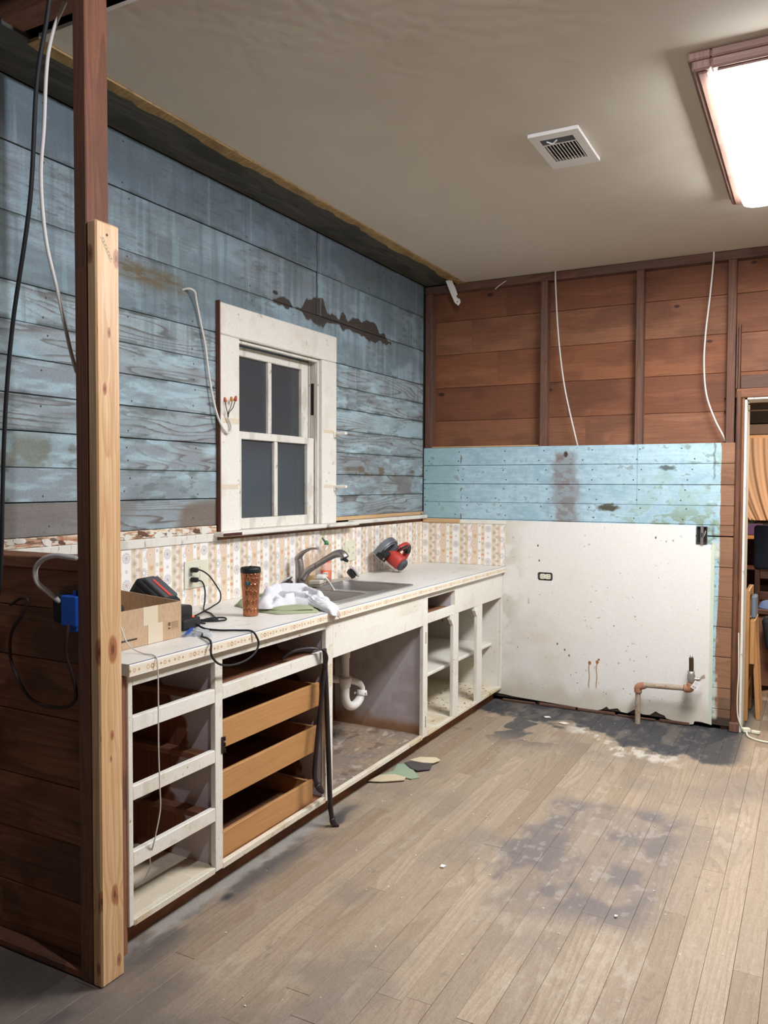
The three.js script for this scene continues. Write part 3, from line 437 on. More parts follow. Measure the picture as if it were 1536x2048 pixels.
// ---------------------------------------------------------------- window
{
  const w = struct('window_1', 'small white double-hung window with four dark night panes', 'window');
  const cs = planar(.8), side = part('side_casing', cbox(0, .025, 1.262, 2.191, 2.134, 2.274, .003, cs), M.trim, w); part('bare_edge', cbox(-.002, .024, 1.25, 2.35, 2.2745, 2.280, .001, grain('y')), M.casing, side);
  part('side_casing', cbox(0, .025, 1.262, 2.191, 1.232, 1.389, .003, cs), M.trim, w); part('head_casing', cbox(0, .027, 2.193, 2.342, 1.232, 2.274, .005, cs), M.trim, w);
  for (const [y, z0, z1, hh] of [[1.79, 2.138, 2.262, .013], [1.475, 2.146, 2.27, .012], [1.79, 1.262, 1.37, .009], [1.475, 1.27, 1.372, .009]]) part('filler_patch', cbox(.0248, .0256, y - hh, y + hh, z0, z1, .0004), std({ color: '#d9cdb4', roughness: .9 }), w);
  part('jamb', cbox(-.16, -.001, 1.262, 2.19, 1.376, 1.391, .001, cs), M.flake, w); part('jamb', cbox(-.16, -.001, 1.262, 2.19, 2.132, 2.147, .001, cs), M.flake, w); part('head_jamb', cbox(-.16, -.001, 2.19, 2.205, 1.376, 2.147, .001, cs), M.flake, w); part('sill', cbox(-.2, -.001, 1.235, 1.261, 1.376, 2.147, .001, cs), M.flake, w);
  part('stop_bead', cbox(-.018, .006, 1.262, 2.19, 1.3915, 1.405, .003, cs), M.flake, w); part('stop_bead', cbox(-.018, .004, 2.176, 2.19, 1.406, 2.131, .003, cs), M.flake, w); part('parting_bead', cbox(-.06, -.054, 1.75, 2.19, 1.3915, 1.404, .001, cs), M.flake, w); part('pulley_slot', cbox(-.05, -.03, 1.88, 2.06, 1.3905, 1.3918, .0003), M.dark, w);
  part('stool', cbox(-.02, .064, 1.240, 1.262, 1.395, 2.31, .005, cs), M.trim, w); part('stool_cap', cbox(-.001, .085, 1.243, 1.262, 1.06, 1.394, .006, cs), M.flake, w); part('bare_end', cbox(.0645, .068, 1.243, 1.257, 2.17, 2.308, .001), std({ color: '#4a1f16', roughness: .8 }), w);
  const glass = phy({ color: '#9a9fa4', roughness: .2, transmission: .86, thickness: 0, ior: 1.5 });
  const sash = (name, xf, y0, y1, top, bot) => {
    const z0 = 1.406, z1 = 2.128, st = .066, g = part(name, mergeGeometries([cbox(xf - .032, xf, y0, y1, z0, z0 + st, .003, planar(.5)), cbox(xf - .032, xf, y0, y1, z1 - st, z1, .003, planar(.5))]), M.flake, w);
    part('rail', cbox(xf - .0315, xf - .0005, y1 - top, y1, z0 + st, z1 - st, .003, planar(.5)), M.flake, g); part('rail', cbox(xf - .0315, xf - .0005, y0, y0 + bot, z0 + st, z1 - st, .003, planar(.5)), M.flake, g);
    part('muntin', cbox(xf - .03, xf - .002, y0 + bot, y1 - top, 1.752, 1.782, .004, planar(.5)), M.flake, g);
    for (const [a, b] of [[z0 + st, 1.752], [1.782, z1 - st]]) part('pane', cbox(xf - .022, xf - .019, y0 + bot, y1 - top, a, b, 0), glass, g);
  };
  sash('upper_sash', -.058, 1.722, 2.176, .046, .032); sash('lower_sash', -.019, 1.262, 1.748, .036, .055);
}
// small white curtain brackets on the right casing
for (const [y, txt] of [[1.783, 'upper'], [1.474, 'lower']]) {
  const b = thing('curtain_bracket', txt + ' of two small white wooden brackets on the right window casing', 'bracket', [.026, y, 1.25], 'curtain brackets');
  part('arm', cbox(.026, .10, y - .008, y + .008, 1.232, 1.262, .003), M.trim, b); part('foot', cbox(.0255, .034, y - .024, y + .008, 1.228, 1.266, .002), M.trim, b); 
}

// ---------------------------------------------------------------- base cabinets (open fronts)
const XF = .612, XB = .590;
const rail = (t, y0, y1, z0, z1, m = M.paint) => part('rail', cbox(XB, XF, y0, y1, z0, z1, .0018, planar(1, [rnd(), rnd()])), m, t);
const stile = (t, z0, z1, y0 = .084, y1 = .888) => part('stile', cbox(XB, XF + .0004, y0, y1, z0, z1, .0018, planar(1, [rnd(), rnd()])), M.paint, t);
const bayUV = (x, y, z) => [x / .62, y / .9];
const kick = (t, z0, z1) => part('toe_kick', cbox(.535, .555, 0, .079, z0, z1, .001, grain('z')), M.kick, t);
{
  const a = thing('base_cabinet', 'open drawer cabinet nearest the new lumber, four empty openings', 'cabinet', [.31, 0, 3.22], 'kitchen base cabinets');
  stile(a, 3.425, 3.445); stile(a, 2.985, 3.027); rail(a, .852, .888, 3.027, 3.425); rail(a, .703, .753, 3.027, 3.425); rail(a, .485, .531, 3.027, 3.425); rail(a, .271, .32, 3.027, 3.425); rail(a, .079, .101, 3.027, 3.425, M.dirty);
  part('side_panel', cbox(.03, .5895, .081, .888, 2.99, 3.012, .001, bayUV), M.half, a, 'half painted divider'); part('end_panel', cbox(.03, .606, .0, .888, 3.4455, 3.478, .002, grain('y')), M.cabRaw, a); part('back_panel', cbox(.012, .029, .03, .888, 2.99, 3.445, .001, grain('y')), M.cabRaw, a);
  part('floor_panel', cbox(.03, .5895, .086, .100, 3.013, 3.445, .001, (x, y, z) => [(.62 - x) / .62, z / .45]), M.bareFloor, a);
  for (const y of [.728, .508, .296]) { part('runner', cbox(.03, .5895, y - .012, y + .008, 3.013, 3.06, .001, grain('x')), M.cabRaw, a); part('runner', cbox(.03, .5895, y - .012, y + .008, 3.40, 3.445, .001, grain('x')), M.cabRaw, a); part('rear_rail', cbox(.0295, .06, y - .012, y + .008, 3.0605, 3.3995, .001, grain('z')), M.cabRaw, a); }
  kick(a, 2.99, 3.478);
}
{
  const b = thing('base_cabinet', 'cabinet with three orange wooden pull-out trays', 'cabinet', [.31, 0, 2.6], 'kitchen base cabinets');
  stile(b, 2.223, 2.281); rail(b, .852, .888, 2.281, 2.985); rail(b, .706, .757, 2.281, 2.985); rail(b, .079, .102, 2.281, 2.985, M.dirty);
  part('side_panel', cbox(.03, .5895, .081, .888, 2.24, 2.262, .001, bayUV), M.half, b); part('back_panel', cbox(.012, .029, .03, .888, 2.24, 2.989, .001, grain('y')), M.cabRaw, b); part('floor_panel', cbox(.03, .5895, .084, .096, 2.263, 2.9885, .001, grain('x')), M.cabRaw, b);
  part('middle_shelf', cbox(.03, .5895, .725, .735, 2.263, 2.9885, .001, grain('x')), M.cabRaw, b);
  for (const [y0, h, zr, xf] of [[.513, .103, 2.292, .586], [.318, .108, 2.292, .586], [.0975, .098, 2.335, .58]]) {
    const t = part('tray', cbox(xf - .016, xf, y0, y0 + h, zr, 2.968, .002, grain('z')), M.tray, b, 'orange wooden pull-out tray'), zl = 2.968;
    part('tray_side', cbox(xf - .47, xf - .0165, y0 + .012, y0 + h - .006, zr, zr + .012, .001, grain('x')), M.tray, t); part('tray_side', cbox(xf - .47, xf - .0165, y0 + .012, y0 + h - .006, zl - .012, zl, .001, grain('x')), M.tray, t);
    part('tray_back', cbox(xf - .482, xf - .4705, y0 + .012, y0 + h - .006, zr, zl, .001, grain('z')), M.tray, t); part('tray_bottom', cbox(xf - .47, xf - .0165, y0 + .012, y0 + .018, zr + .0125, zl - .0125, .0005, grain('z')), M.cabRaw, t);
    part('slide', cbox(.10, .575, y0 + h * .55, y0 + h * .55 + .012, 2.2625, 2.276, .001), std({ color: '#d8b4a4', roughness: .6 }), b);
  }
  const hg = part('hinge_catch', cbox(.6128, .617, .51, .57, 2.981, 2.995, .001), M.iron, b, 'black metal hinge'); for (const y of [.518, .54, .562]) part('knuckle', at(cyl(.004, .004, .014, 10), .618, y, 2.981), M.iron, hg);
  kick(b, 2.24, 2.9895);
}
{
  const c = thing('base_cabinet', 'wide open sink cabinet with stained floor and solid apron', 'cabinet', [.31, 0, 1.72], 'kitchen base cabinets');
  part('apron', cbox(XB, XF, .712, .888, 1.277, 2.2225, .0018, planar(1, [.3, .2])), M.paint, c); stile(c, 1.218, 1.2765, .086, .888); rail(c, .079, .100, 1.277, 2.2225, M.dirty);
  part('side_panel', cbox(.03, .5895, .081, .888, 1.236, 1.256, .001, bayUV), M.lav, c, 'grey painted divider with rusty foot'); part('back_panel', cbox(.012, .029, .03, .888, 1.236, 2.239, .001, grain('y')), M.cabRaw, c); part('floor_panel', cbox(.03, .5895, .085, .099, 1.257, 2.239, .001, (x, y, z) => [x / .6, z / 1.0]), M.bayFloor, c);
  part('corner_block', cbox(.03, .09, .0995, .13, 1.95, 2.1, .004, grain('z')), M.cabRaw, c);
  const hm = std({ color: '#8f7450', roughness: .7, metalness: .3 }); for (const [z, y] of [[1.243, .64], [1.243, .17]]) part('hinge_scar', cbox(.6125, .6135, y - .032, y + .032, z - .004, z + .004, .0003), hm, c);
  for (const [z, y] of [[2.247, .64], [2.247, .17]]) part('hinge_scar', cbox(.6125, .6135, y - .05, y + .05, z - .014, z + .014, .0003), M.dirty, c);
  kick(c, 1.2365, 2.2395);
}
{
  const d = thing('base_cabinet', 'end cabinet by the back wall with open shelf and small drawer opening', 'cabinet', [.31, 0, .62], 'kitchen base cabinets');
  part('top_panel', cbox(XB, XF, .716, .888, .014, .833, .0018, planar(1, [.6, .1])), M.paint, d); rail(d, .857, .888, .8335, 1.2175); rail(d, .716, .768, .8335, 1.2175); rail(d, .082, .099, .014, 1.2175, M.dirty);
  for (const [a, b] of [[.776, .856], [.384, .472]]) { stile(d, a, b, .0875, .7158); part('stile_bracket', flatUV(at(extr([[b, .7158], [b + .045, .7158], [b + .045, .69], [b + .03, .688], [b + .006, .655], [b, .655]].map(([z, y]) => [-z, y]).reverse(), .019), XB, 0, 0, 0, Math.PI / 2, 0), planar(1)), M.paint, d); }
  part('end_panel', cbox(.03, .5895, .081, .888, .0135, .03, .001, planar(1)), M.paint, d); stile(d, .0132, .026); part('back_panel', cbox(.012, .029, .03, .888, .0135, 1.2355, .001, grain('y')), M.cabRaw, d); part('floor_panel', cbox(.03, .5895, .085, .099, .0305, 1.2355, .001, planar(.7)), M.dirty, d);
  part('shelf', cbox(.03, .545, .378, .398, .0305, 1.2355, .004, planar(1)), M.paint, d); part('drawer_floor', cbox(.03, .5895, .748, .758, .84, 1.2355, .001, grain('x')), M.cabRaw, d); part('drawer_side', cbox(.03, .5895, .7585, .888, .825, .8395, .001, planar(1)), M.lav, d);
  kick(d, .0135, 1.236);
}
{
  const c = thing('countertop', 'long white laminate countertop with printed beige front edge', 'countertop', [.32, .89, 1.73]);
  const sh = extr([[.012, .013], [.632, .013], [.632, 3.462], [.012, 3.462]], .038, 0, [[[.075, 1.30], [.075, 2.07], [.525, 2.07], [.525, 1.30]]]); sh.rotateX(Math.PI / 2); sh.translate(0, .93, 0);
  part('slab', flatUV(sh, (x, y, z, ax) => ax === 1 ? [z / 1.8, x / .9] : [z / .9 + x, y]), M.lam, c); part('front_band', cbox(.6325, .6375, .889, .9285, .0135, 3.4625, .002, (x, y, z) => [-z / .2, (y - .8895) / .0385]), M.band, c, 'beige edge band printed with small flowers'); part('edge_line', cbox(.6315, .6365, .9286, .9302, .0135, 3.462, .0004), std({ color: '#5f738f', roughness: .4 }), c);
  part('rear_gap_bead', cbox(.0055, .0118, .915, .931, .013, 3.46, .001), M.dirty, c);
}
// ---------------------------------------------------------------- sink, faucet, trap
const rrect = (x0, x1, z0, z1, r, n = 6) => { const P = []; for (const [cx, cz, a] of [[x1 - r, z1 - r, 0], [x0 + r, z1 - r, 1], [x0 + r, z0 + r, 2], [x1 - r, z0 + r, 3]]) for (let k = 0; k <= n; k++) { const t = (a + k / n) * Math.PI / 2; P.push([cx + Math.cos(t) * r, cz + Math.sin(t) * r]); } return P; };
{
  const s = thing('kitchen_sink', 'stainless steel double bowl sink set in the countertop', 'sink', [.295, .93, 1.68]);
  const bowls = [[.125, .51, 1.305, 1.652], [.125, .51, 1.704, 2.055]];
  const rim = extr(rrect(.04, .553, 1.266, 2.098, .03), .003, .0015, bowls.map((b) => rrect(...b, .055))); rim.rotateX(Math.PI / 2); rim.translate(0, .9355, 0); part('rim', rim, M.steel, s);
  for (const b of bowls) {
    const rings = [[0, .934], [.0015, .928], [.006, .90], [.014, .80], [.03, .775], [.06, .768], [.16, .766]], P = [], I = []; let n;
    for (const [ins, y] of rings) { const R = rrect(b[0] + ins, b[1] - ins, b[2] + ins, b[3] - ins, Math.max(.012, .055 - ins * .2)); n = R.length; for (const q of R) P.push(q[0], y, q[1]); }
    for (let k = 0; k < rings.length - 1; k++) for (let j = 0; j < n; j++) { const a = k * n + j, c = k * n + (j + 1) % n; I.push(a, c, a + n, c, c + n, a + n); }
    const q = P.length / 3; P.push((b[0] + b[1]) / 2, .766, (b[2] + b[3]) / 2); for (let j = 0; j < n; j++) I.push((rings.length - 1) * n + j, (rings.length - 1) * n + (j + 1) % n, q);
    const g = new THREE.BufferGeometry(); g.setAttribute('position', new THREE.Float32BufferAttribute(P, 3)); g.setIndex(I); g.computeVertexNormals(); const bw = part('bowl', g, M.bowl, s); part('drain', at(lathe([[.001, .001], [.03, .001], [.042, .004], [.045, .002], [.045, 0]], 28), (b[0] + b[1]) / 2, .7662, (b[2] + b[3]) / 2), M.chrome, bw);
  }
}
{
  const f = thing('faucet', 'brushed grey single lever kitchen faucet with pull-out spout', 'faucet', [.085, .937, 1.70]);
  part('base_plate', at(lathe([[.001, .006], [.026, .006], [.031, .003], [.032, 0]], 32), .085, .937, 1.70), M.pewter, f);
  part('body', taperTube([[.085, .94, 1.70], [.085, 1.0, 1.70], [.082, 1.05, 1.70], [.076, 1.088, 1.70]], [.027, .026, .0235, .022], 24, 24), M.pewter, f);
  part('spout', taperTube([[.10, .985, 1.70], [.135, 1.03, 1.70], [.195, 1.066, 1.70], [.262, 1.104, 1.70], [.312, 1.127, 1.70], [.345, 1.128, 1.70], [.362, 1.106, 1.70]], [.021, .018, .0155, .0165, .020, .0245, .024], 20, 48), M.pewter, f);
  part('spray_face', at(cyl(.018, .019, .006, 24), .364, 1.099, 1.70, 0, 0, -.55), M.black, f); part('seam_ring', at(new THREE.TorusGeometry(.0163, .0014, 8, 28), .188, 1.062, 1.70, 0, Math.PI / 2, .55), M.black, f);
  part('lever', taperTube([[.076, 1.088, 1.70], [.088, 1.112, 1.70], [.118, 1.133, 1.70], [.152, 1.147, 1.70], [.196, 1.15, 1.70]], [.0215, .0185, .011, .0085, .006], 16, 32, .8), M.pewter, f); part('cap', at(new THREE.SphereGeometry(.0215, 20, 10, 0, 7, 0, 1.6), .0735, 1.09, 1.70, 0, 0, .5), M.pewter, f);
}
{
  const t = thing('drain_trap', 'white plastic drain trap hanging under the sink', 'drain pipe', [.33, .28, 1.55]);
  part('tailpiece', tube([[.33, .766, 1.64], [.33, .6, 1.64], [.33, .42, 1.64]], .021, 8, 18), M.pvc, t); part('coupling', at(cyl(.028, .025, .05, 20), .33, .60, 1.64), M.pvc, t); part('slip_nut', at(lathe([[.02, -.03], [.028, -.03], [.034, .012], [.036, .024], [.02, .026]], 20), .33, .45, 1.64), M.pvc, t);
  part('bend', taperTube([[.33, .44, 1.64], [.33, .36, 1.64], [.33, .318, 1.61], [.33, .30, 1.552], [.33, .316, 1.495], [.33, .352, 1.468]], [.024, .024, .024, .024, .024, .024], 20, 40), M.pvc, t); part('slip_nut', at(lathe([[.02, -.014], [.034, -.014], [.029, .014], [.02, .014]], 20), .33, .352, 1.467, -.25), M.white, t); for (const a of [.3, 2.4, 4.4]) part('nut_wing', at(rbox(.016, .014, .008, .003, 1), .33 + .034 * Math.cos(a), .35, 1.467 + .034 * Math.sin(a), 0, -a, 0), M.white, t);
  part('trap_arm', taperTube([[.33, .35, 1.466], [.33, .392, 1.47], [.30, .418, 1.50], [.24, .432, 1.56], [.12, .436, 1.62], [.031, .436, 1.66]], [.0195, .0195, .0195, .0195, .0195, .0195], 20, 40), M.pvc, t);
  for (const [z, y] of [[1.80, .42], [1.86, .40]]) { const v = thing('shutoff_valve', (z < 1.83 ? 'right' : 'left') + ' of two dim supply stops at the back of the sink bay', 'valve', [.06, y, z], 'supply stops'); part('stub', at(cyl(.008, .008, .07, 12), .065, y, z, 0, 0, Math.PI / 2), M.rust, v); part('knob', at(cyl(.016, .016, .012, 12), .106, y, z, 0, 0, Math.PI / 2), M.rust, v); part('riser', tube([[.085, y, z], [.088, y + .12, z - .01], [.09, y + .33, z - .03]], .005), M.rust, v); }
}
// ---------------------------------------------------------------- things on the counter
{
  const b = thing('soap_bottle', 'clear dish soap bottle with green cap and orange label', 'bottle', [.062, .936, 1.40]); const bx = .062, bz = 1.40, by = .937;
  const clear = phy({ color: '#f6efe6', roughness: .12, transmission: .85, thickness: 0, ior: 1.4 });
  const body = lathe([[.001, 0], [.028, 0], [.033, .006], [.034, .05], [.032, .10], [.034, .14], [.0335, .16], [.028, .185], [.016, .205], [.011, .212]], 36); body.scale(.75, 1, 1.1); part('bottle_body', at(body, bx, by, bz), clear, b);
  const liq = lathe([[.001, .002], [.027, .002], [.0315, .008], [.032, .05], [.031, .066], [.001, .066]], 30); liq.scale(.75, 1, 1.1); part('soap', at(liq, bx, by, bz), phy({ color: '#e08a70', roughness: .2, transmission: .45, thickness: 0 }), b);
  const lb = new THREE.CylinderGeometry(.0345, .0345, .1, 30, 1, true, -1.2, 2.9); lb.scale(.76, 1, 1.11); part('label', at(lb, bx, by + .075, bz), std({ side: THREE.DoubleSide, roughness: .5, map: canvasTex(256, 256, (g, w, h) => { g.fillStyle = '#eab4a4'; g.fillRect(0, 0, w, h); g.fillStyle = '#f07a55'; g.fillRect(0, 0, w, 40); g.fillRect(0, 150, w, 106); g.fillStyle = '#cf2f6a'; g.fillRect(0, 150, 92, 106); g.fillStyle = '#f0eeea'; g.fillRect(108, 178, 92, 56); g.fillStyle = '#333'; for (let k = 0; k < 14; k++) g.fillRect(116 + k * 5.6, 188, k % 3 ? 2 : 3.4, 36); g.fillStyle = '#f6e6dc'; for (let k = 0; k < 6; k++) g.fillRect(40, 60 + k * 13, 150 - (k % 3) * 30, 5); }) }), b, 'orange and pink label with barcode');
  part('cap', at(lathe([[.001, .024], [.008, .024], [.010, .016], [.013, .014], [.0135, 0], [.001, 0]], 24), bx, by + .208, bz), std({ color: '#3f8f54', roughness: .4 }), b); part('spout_flap', at(rbox(.006, .032, .012, .002, 1), bx - .006, by + .238, bz + .022, .75, 0, .2), std({ color: '#4c5f50', roughness: .4 }), b);
  const c = thing('soap_bottle', 'clear bottle with a little yellow liquid standing behind the faucet', 'bottle', [.05, .936, 1.52]); const cb = lathe([[.001, 0], [.026, 0], [.03, .006], [.031, .1], [.029, .13], [.018, .16], [.012, .175], [.012, .185], [.001, .186]], 30); part('bottle_body', at(cb, .05, .937, 1.52), clear, c); part('soap', at(lathe([[.001, .002], [.028, .004], [.0288, .045], [.001, .045]], 26), .05, .937, 1.52), phy({ color: '#c9b44e', roughness: .2, transmission: .4, thickness: 0 }), c);
}
{
  const mk = (name, label, x, y, z, dir) => { const s = thing(name, label, 'sink strainer', [x, .931, z], 'sink strainers'); const qt = new THREE.Quaternion().setFromUnitVectors(new THREE.Vector3(0, 1, 0), V(dir).normalize()), M4 = (g) => { g.applyQuaternion(qt); g.translate(x, y, z); return g; }; part('dish', M4(lathe([[.001, .0], [.02, 0], [.034, .008], [.044, .012], [.046, .016], [.043, .017], [.033, .012], [.019, .004], [.001, .004]], 32)), M.chrome, s); part('basket', M4(lathe([[.001, -.022], [.026, -.022], [.032, -.004], [.03, 0]], 28)), M.black, s); part('stem', M4(at(cyl(.004, .004, .02, 10), 0, .012, 0)), M.chrome, s); return s; };
  mk('sink_strainer', 'metal sink strainer lying tilted on the counter right of the sink', .10, .966, 1.175, [.5, .62, -.6]); mk('sink_strainer', 'metal sink strainer leaning on the backsplash behind the faucet', .062, .966, 1.79, [-.55, .75, .1]);
  const sp = thing('sponge', 'pale worn sponge on the sink deck by the faucet', 'sponge', [.09, .937, 1.63]); part('sponge_block', at(rbox(.07, .024, .10, .008, 3), .135, .962, 1.61, 0, .25, .05), std({ color: '#cfc8b6', roughness: 1 }), sp); part('scour_side', at(rbox(.068, .009, .098, .004, 2), .135, .944, 1.61, 0, .25, .05), std({ color: '#a39a88', roughness: 1 }), sp);
  const br = thing('dish_brush', 'white dish brush lying across the sink corner', 'brush', [.12, .95, 1.58]); part('brush_head', at(rbox(.05, .022, .075, .009, 3), .145, .988, 1.585, 0, .3, 0), M.white, br); part('handle', taperTube([[.155, .985, 1.575], [.20, .968, 1.60], [.26, .943, 1.655], [.30, .938, 1.705]], [.010, .006, .006, .007], 12, 24, .7), M.white, br);
}
{
  const t = thing('travel_tumbler', 'copper quilted travel tumbler with black lid', 'tumbler', [.392, .931, 2.53]); const x = .392, z = 2.53;
  const bump = tex(256, 256, (u, v, c) => { const a = u * 14, r = v * 9, o = (fl(r) & 1) * .5, du = a + o - fl(a + o) - .5, dv = r - fl(r) - .5, d = Math.abs(du) * .9 + Math.abs(dv) * .5, k = 255 * ss(.5, .34, Math.max(d, Math.abs(dv))); set(c, k, k, k); }, false);
  const pr = [[.001, 0], [.030, 0], [.0325, .004], [.034, .05], [.0375, .11], [.0405, .155], [.0415, .182]]; part('cup', at(lathe(pr, 56), x, .931, z), std({ color: '#b87a58', metalness: .85, roughness: .27, bumpMap: bump, bumpScale: .0022 }), t);
  part('lid', at(lathe([[.0415, .182], [.043, .184], [.0435, .198], [.041, .206], [.030, .207], [.028, .203], [.001, .203]], 48), x, .931, z), M.black, t); part('slider', at(rbox(.012, .007, .024, .003, 2), x, .931 + .208, z, 0, .5, 0), M.black, t);
  const st = new THREE.CylinderGeometry(.0405, .0395, .03, 14, 1, true, .05, .55); part('sticker', at(st, x, .931 + .148, z), std({ side: THREE.DoubleSide, roughness: .5, map: canvasTex(128, 128, (g) => { g.fillStyle = '#1d4a52'; g.fillRect(0, 0, 128, 128); g.fillStyle = '#e8eef0'; g.beginPath(); g.ellipse(64, 42, 40, 26, 0, 0, 7); g.fill(); g.fillStyle = '#3aa39a'; g.fillRect(34, 80, 60, 12); g.fillRect(44, 100, 40, 10); }) }), t, 'dark teal sticker');
}
// crumpled cloth: closed height field over an irregular outline
function clothGeo(cx, cz, rad, hgt, y0, rings = 26, segs = 84) {
  const P = [], I = [], U = []; const put = (x, y, z) => { P.push(x, y, z); U.push(x * 3, z * 3); };
  for (const side of [0, 1]) for (let i = 0; i <= rings; i++) for (let j = 0; j < segs; j++) { const a = j / segs * Math.PI * 2, r = rad(a) * i / rings, x = cx + Math.cos(a) * r, z = cz + Math.sin(a) * r; put(x, side ? y0(x, z) : y0(x, z) + .002 + hgt(x, z) * Math.pow(1 - Math.pow(i / rings, 5), .6), z); }
  const N = (rings + 1) * segs; for (let i = 0; i < rings; i++) for (let j = 0; j < segs; j++) { const a = i * segs + j, b = i * segs + (j + 1) % segs; I.push(a, b, a + segs, b, b + segs, a + segs); I.push(N + a, N + a + segs, N + b, N + b, N + a + segs, N + b + segs); }
  for (let j = 0; j < segs; j++) { const a = rings * segs + j, b = rings * segs + (j + 1) % segs; I.push(a, b, N + a, b, N + b, N + a); }
  const g = new THREE.BufferGeometry(); g.setAttribute('position', new THREE.Float32BufferAttribute(P, 3)); g.setAttribute('uv', new THREE.Float32BufferAttribute(U, 2)); g.setIndex(I); g.computeVertexNormals(); return g;
}
const polyR = (pts, cx, cz) => (a) => { let best = .03; const dx = Math.cos(a), dz = Math.sin(a); for (let i = 0; i < pts.length; i++) { const [ax, az] = pts[i], [bx, bz] = pts[(i + 1) % pts.length], ex = bx - ax, ez = bz - az, den = dx * ez - dz * ex; if (Math.abs(den) < 1e-9) continue; const t = ((ax - cx) * ez - (az - cz) * ex) / den, s = ((ax - cx) * dz - (az - cz) * dx) / den; if (t > 0 && s >= 0 && s <= 1) best = Math.max(best, t); } return best; };
const segD = (x, z, a, b) => { const ex = b[0] - a[0], ez = b[1] - a[1], t = clamp(((x - a[0]) * ex + (z - a[1]) * ez) / (ex * ex + ez * ez)); return [Math.hypot(x - a[0] - ex * t, z - a[1] - ez * t), t]; };
{
  const top = () => .9305;
  const gp = [[.17, 2.36], [.10, 2.22], [.14, 2.11], [.26, 2.105], [.40, 2.16], [.56, 2.25], [.60, 2.33], [.48, 2.46], [.36, 2.44]];
  const gh = (x, z) => { let h = .008; h += .034 * Math.exp(-Math.pow(segD(x, z, [.17, 2.28], [.32, 2.2])[0] / .055, 2)); h += .006 * Math.sin(x * 60 + z * 20) * .5 + .010 * fbm(x * 16, z * 16, 3); return h; };
  const g = thing('green_cloth', 'folded olive green cloth under the white towel', 'cloth', [.34, .931, 2.28]); part('fold', clothGeo(.34, 2.28, polyR(gp, .34, 2.28), gh, top, 22, 72), M.green, g);
  part('upper_fold', clothGeo(.45, 2.345, polyR([[.34, 2.36], [.40, 2.27], [.54, 2.27], [.575, 2.325], [.47, 2.43], [.39, 2.42]], .45, 2.345), () => .009, () => .9425, 8, 40), M.green, g);
  const wp = [[.355, 2.46], [.33, 2.40], [.25, 2.33], [.20, 2.2], [.22, 2.06], [.33, 2.01], [.43, 2.06], [.52, 2.1], [.55, 2.14], [.63, 2.2], [.668, 2.26], [.66, 2.31], [.60, 2.29], [.52, 2.27], [.46, 2.30], [.43, 2.38], [.42, 2.44]];
  const folds = [[[.39, 2.44], [.31, 2.30], .042, .022], [[.31, 2.30], [.27, 2.17], .066, .026], [[.27, 2.17], [.36, 2.07], .060, .028], [[.36, 2.07], [.50, 2.16], .046, .024], [[.50, 2.16], [.65, 2.25], .018, .026], [[.33, 2.22], [.47, 2.23], .034, .016], [[.42, 2.13], [.40, 2.28], .030, .014]];
  const wh = (x, z) => { let h = .016; for (const [a, b, k, s] of folds) { const [d, t] = segD(x, z, a, b); h = Math.max(h, k * Math.exp(-Math.pow(d / s, 2)) + .012); } let dm = 9; for (const [a, b] of folds) dm = Math.min(dm, segD(x, z, a, b)[0]); return h + .014 * (fbm(x * 13, z * 13, 3) - .4) + .020 * Math.abs(Math.sin(dm * 62 + 3 * fbm(x * 7, z * 7))) * ss(.0, .03, dm); };
  const base = (x, z) => x > .6375 ? .931 - (x - .6375) * .6 : .9445 + .002 * (x < .55 ? 1 : -6 * clamp((x - .55) / .08));
  const w = thing('white_towel', 'crumpled white towel heaped beside the sink, corner over the counter edge', 'towel', [.40, .94, 2.22]); part('towel_body', clothGeo(.40, 2.20, polyR(wp, .40, 2.20), wh, base, 40, 140), M.cloth, w);
  part('stained_corner', clothGeo(.648, 2.262, (a) => .022 + .006 * Math.sin(a * 5) + .004 * Math.sin(a * 9), (x, z) => .006 + .006 * fbm(x * 60, z * 60, 3), (x, z) => x > .6375 ? .936 - (x - .6375) * .9 : .936, 8, 30), std({ color: '#b39c8c', roughness: 1 }), w, 'brown stained towel corner');
}
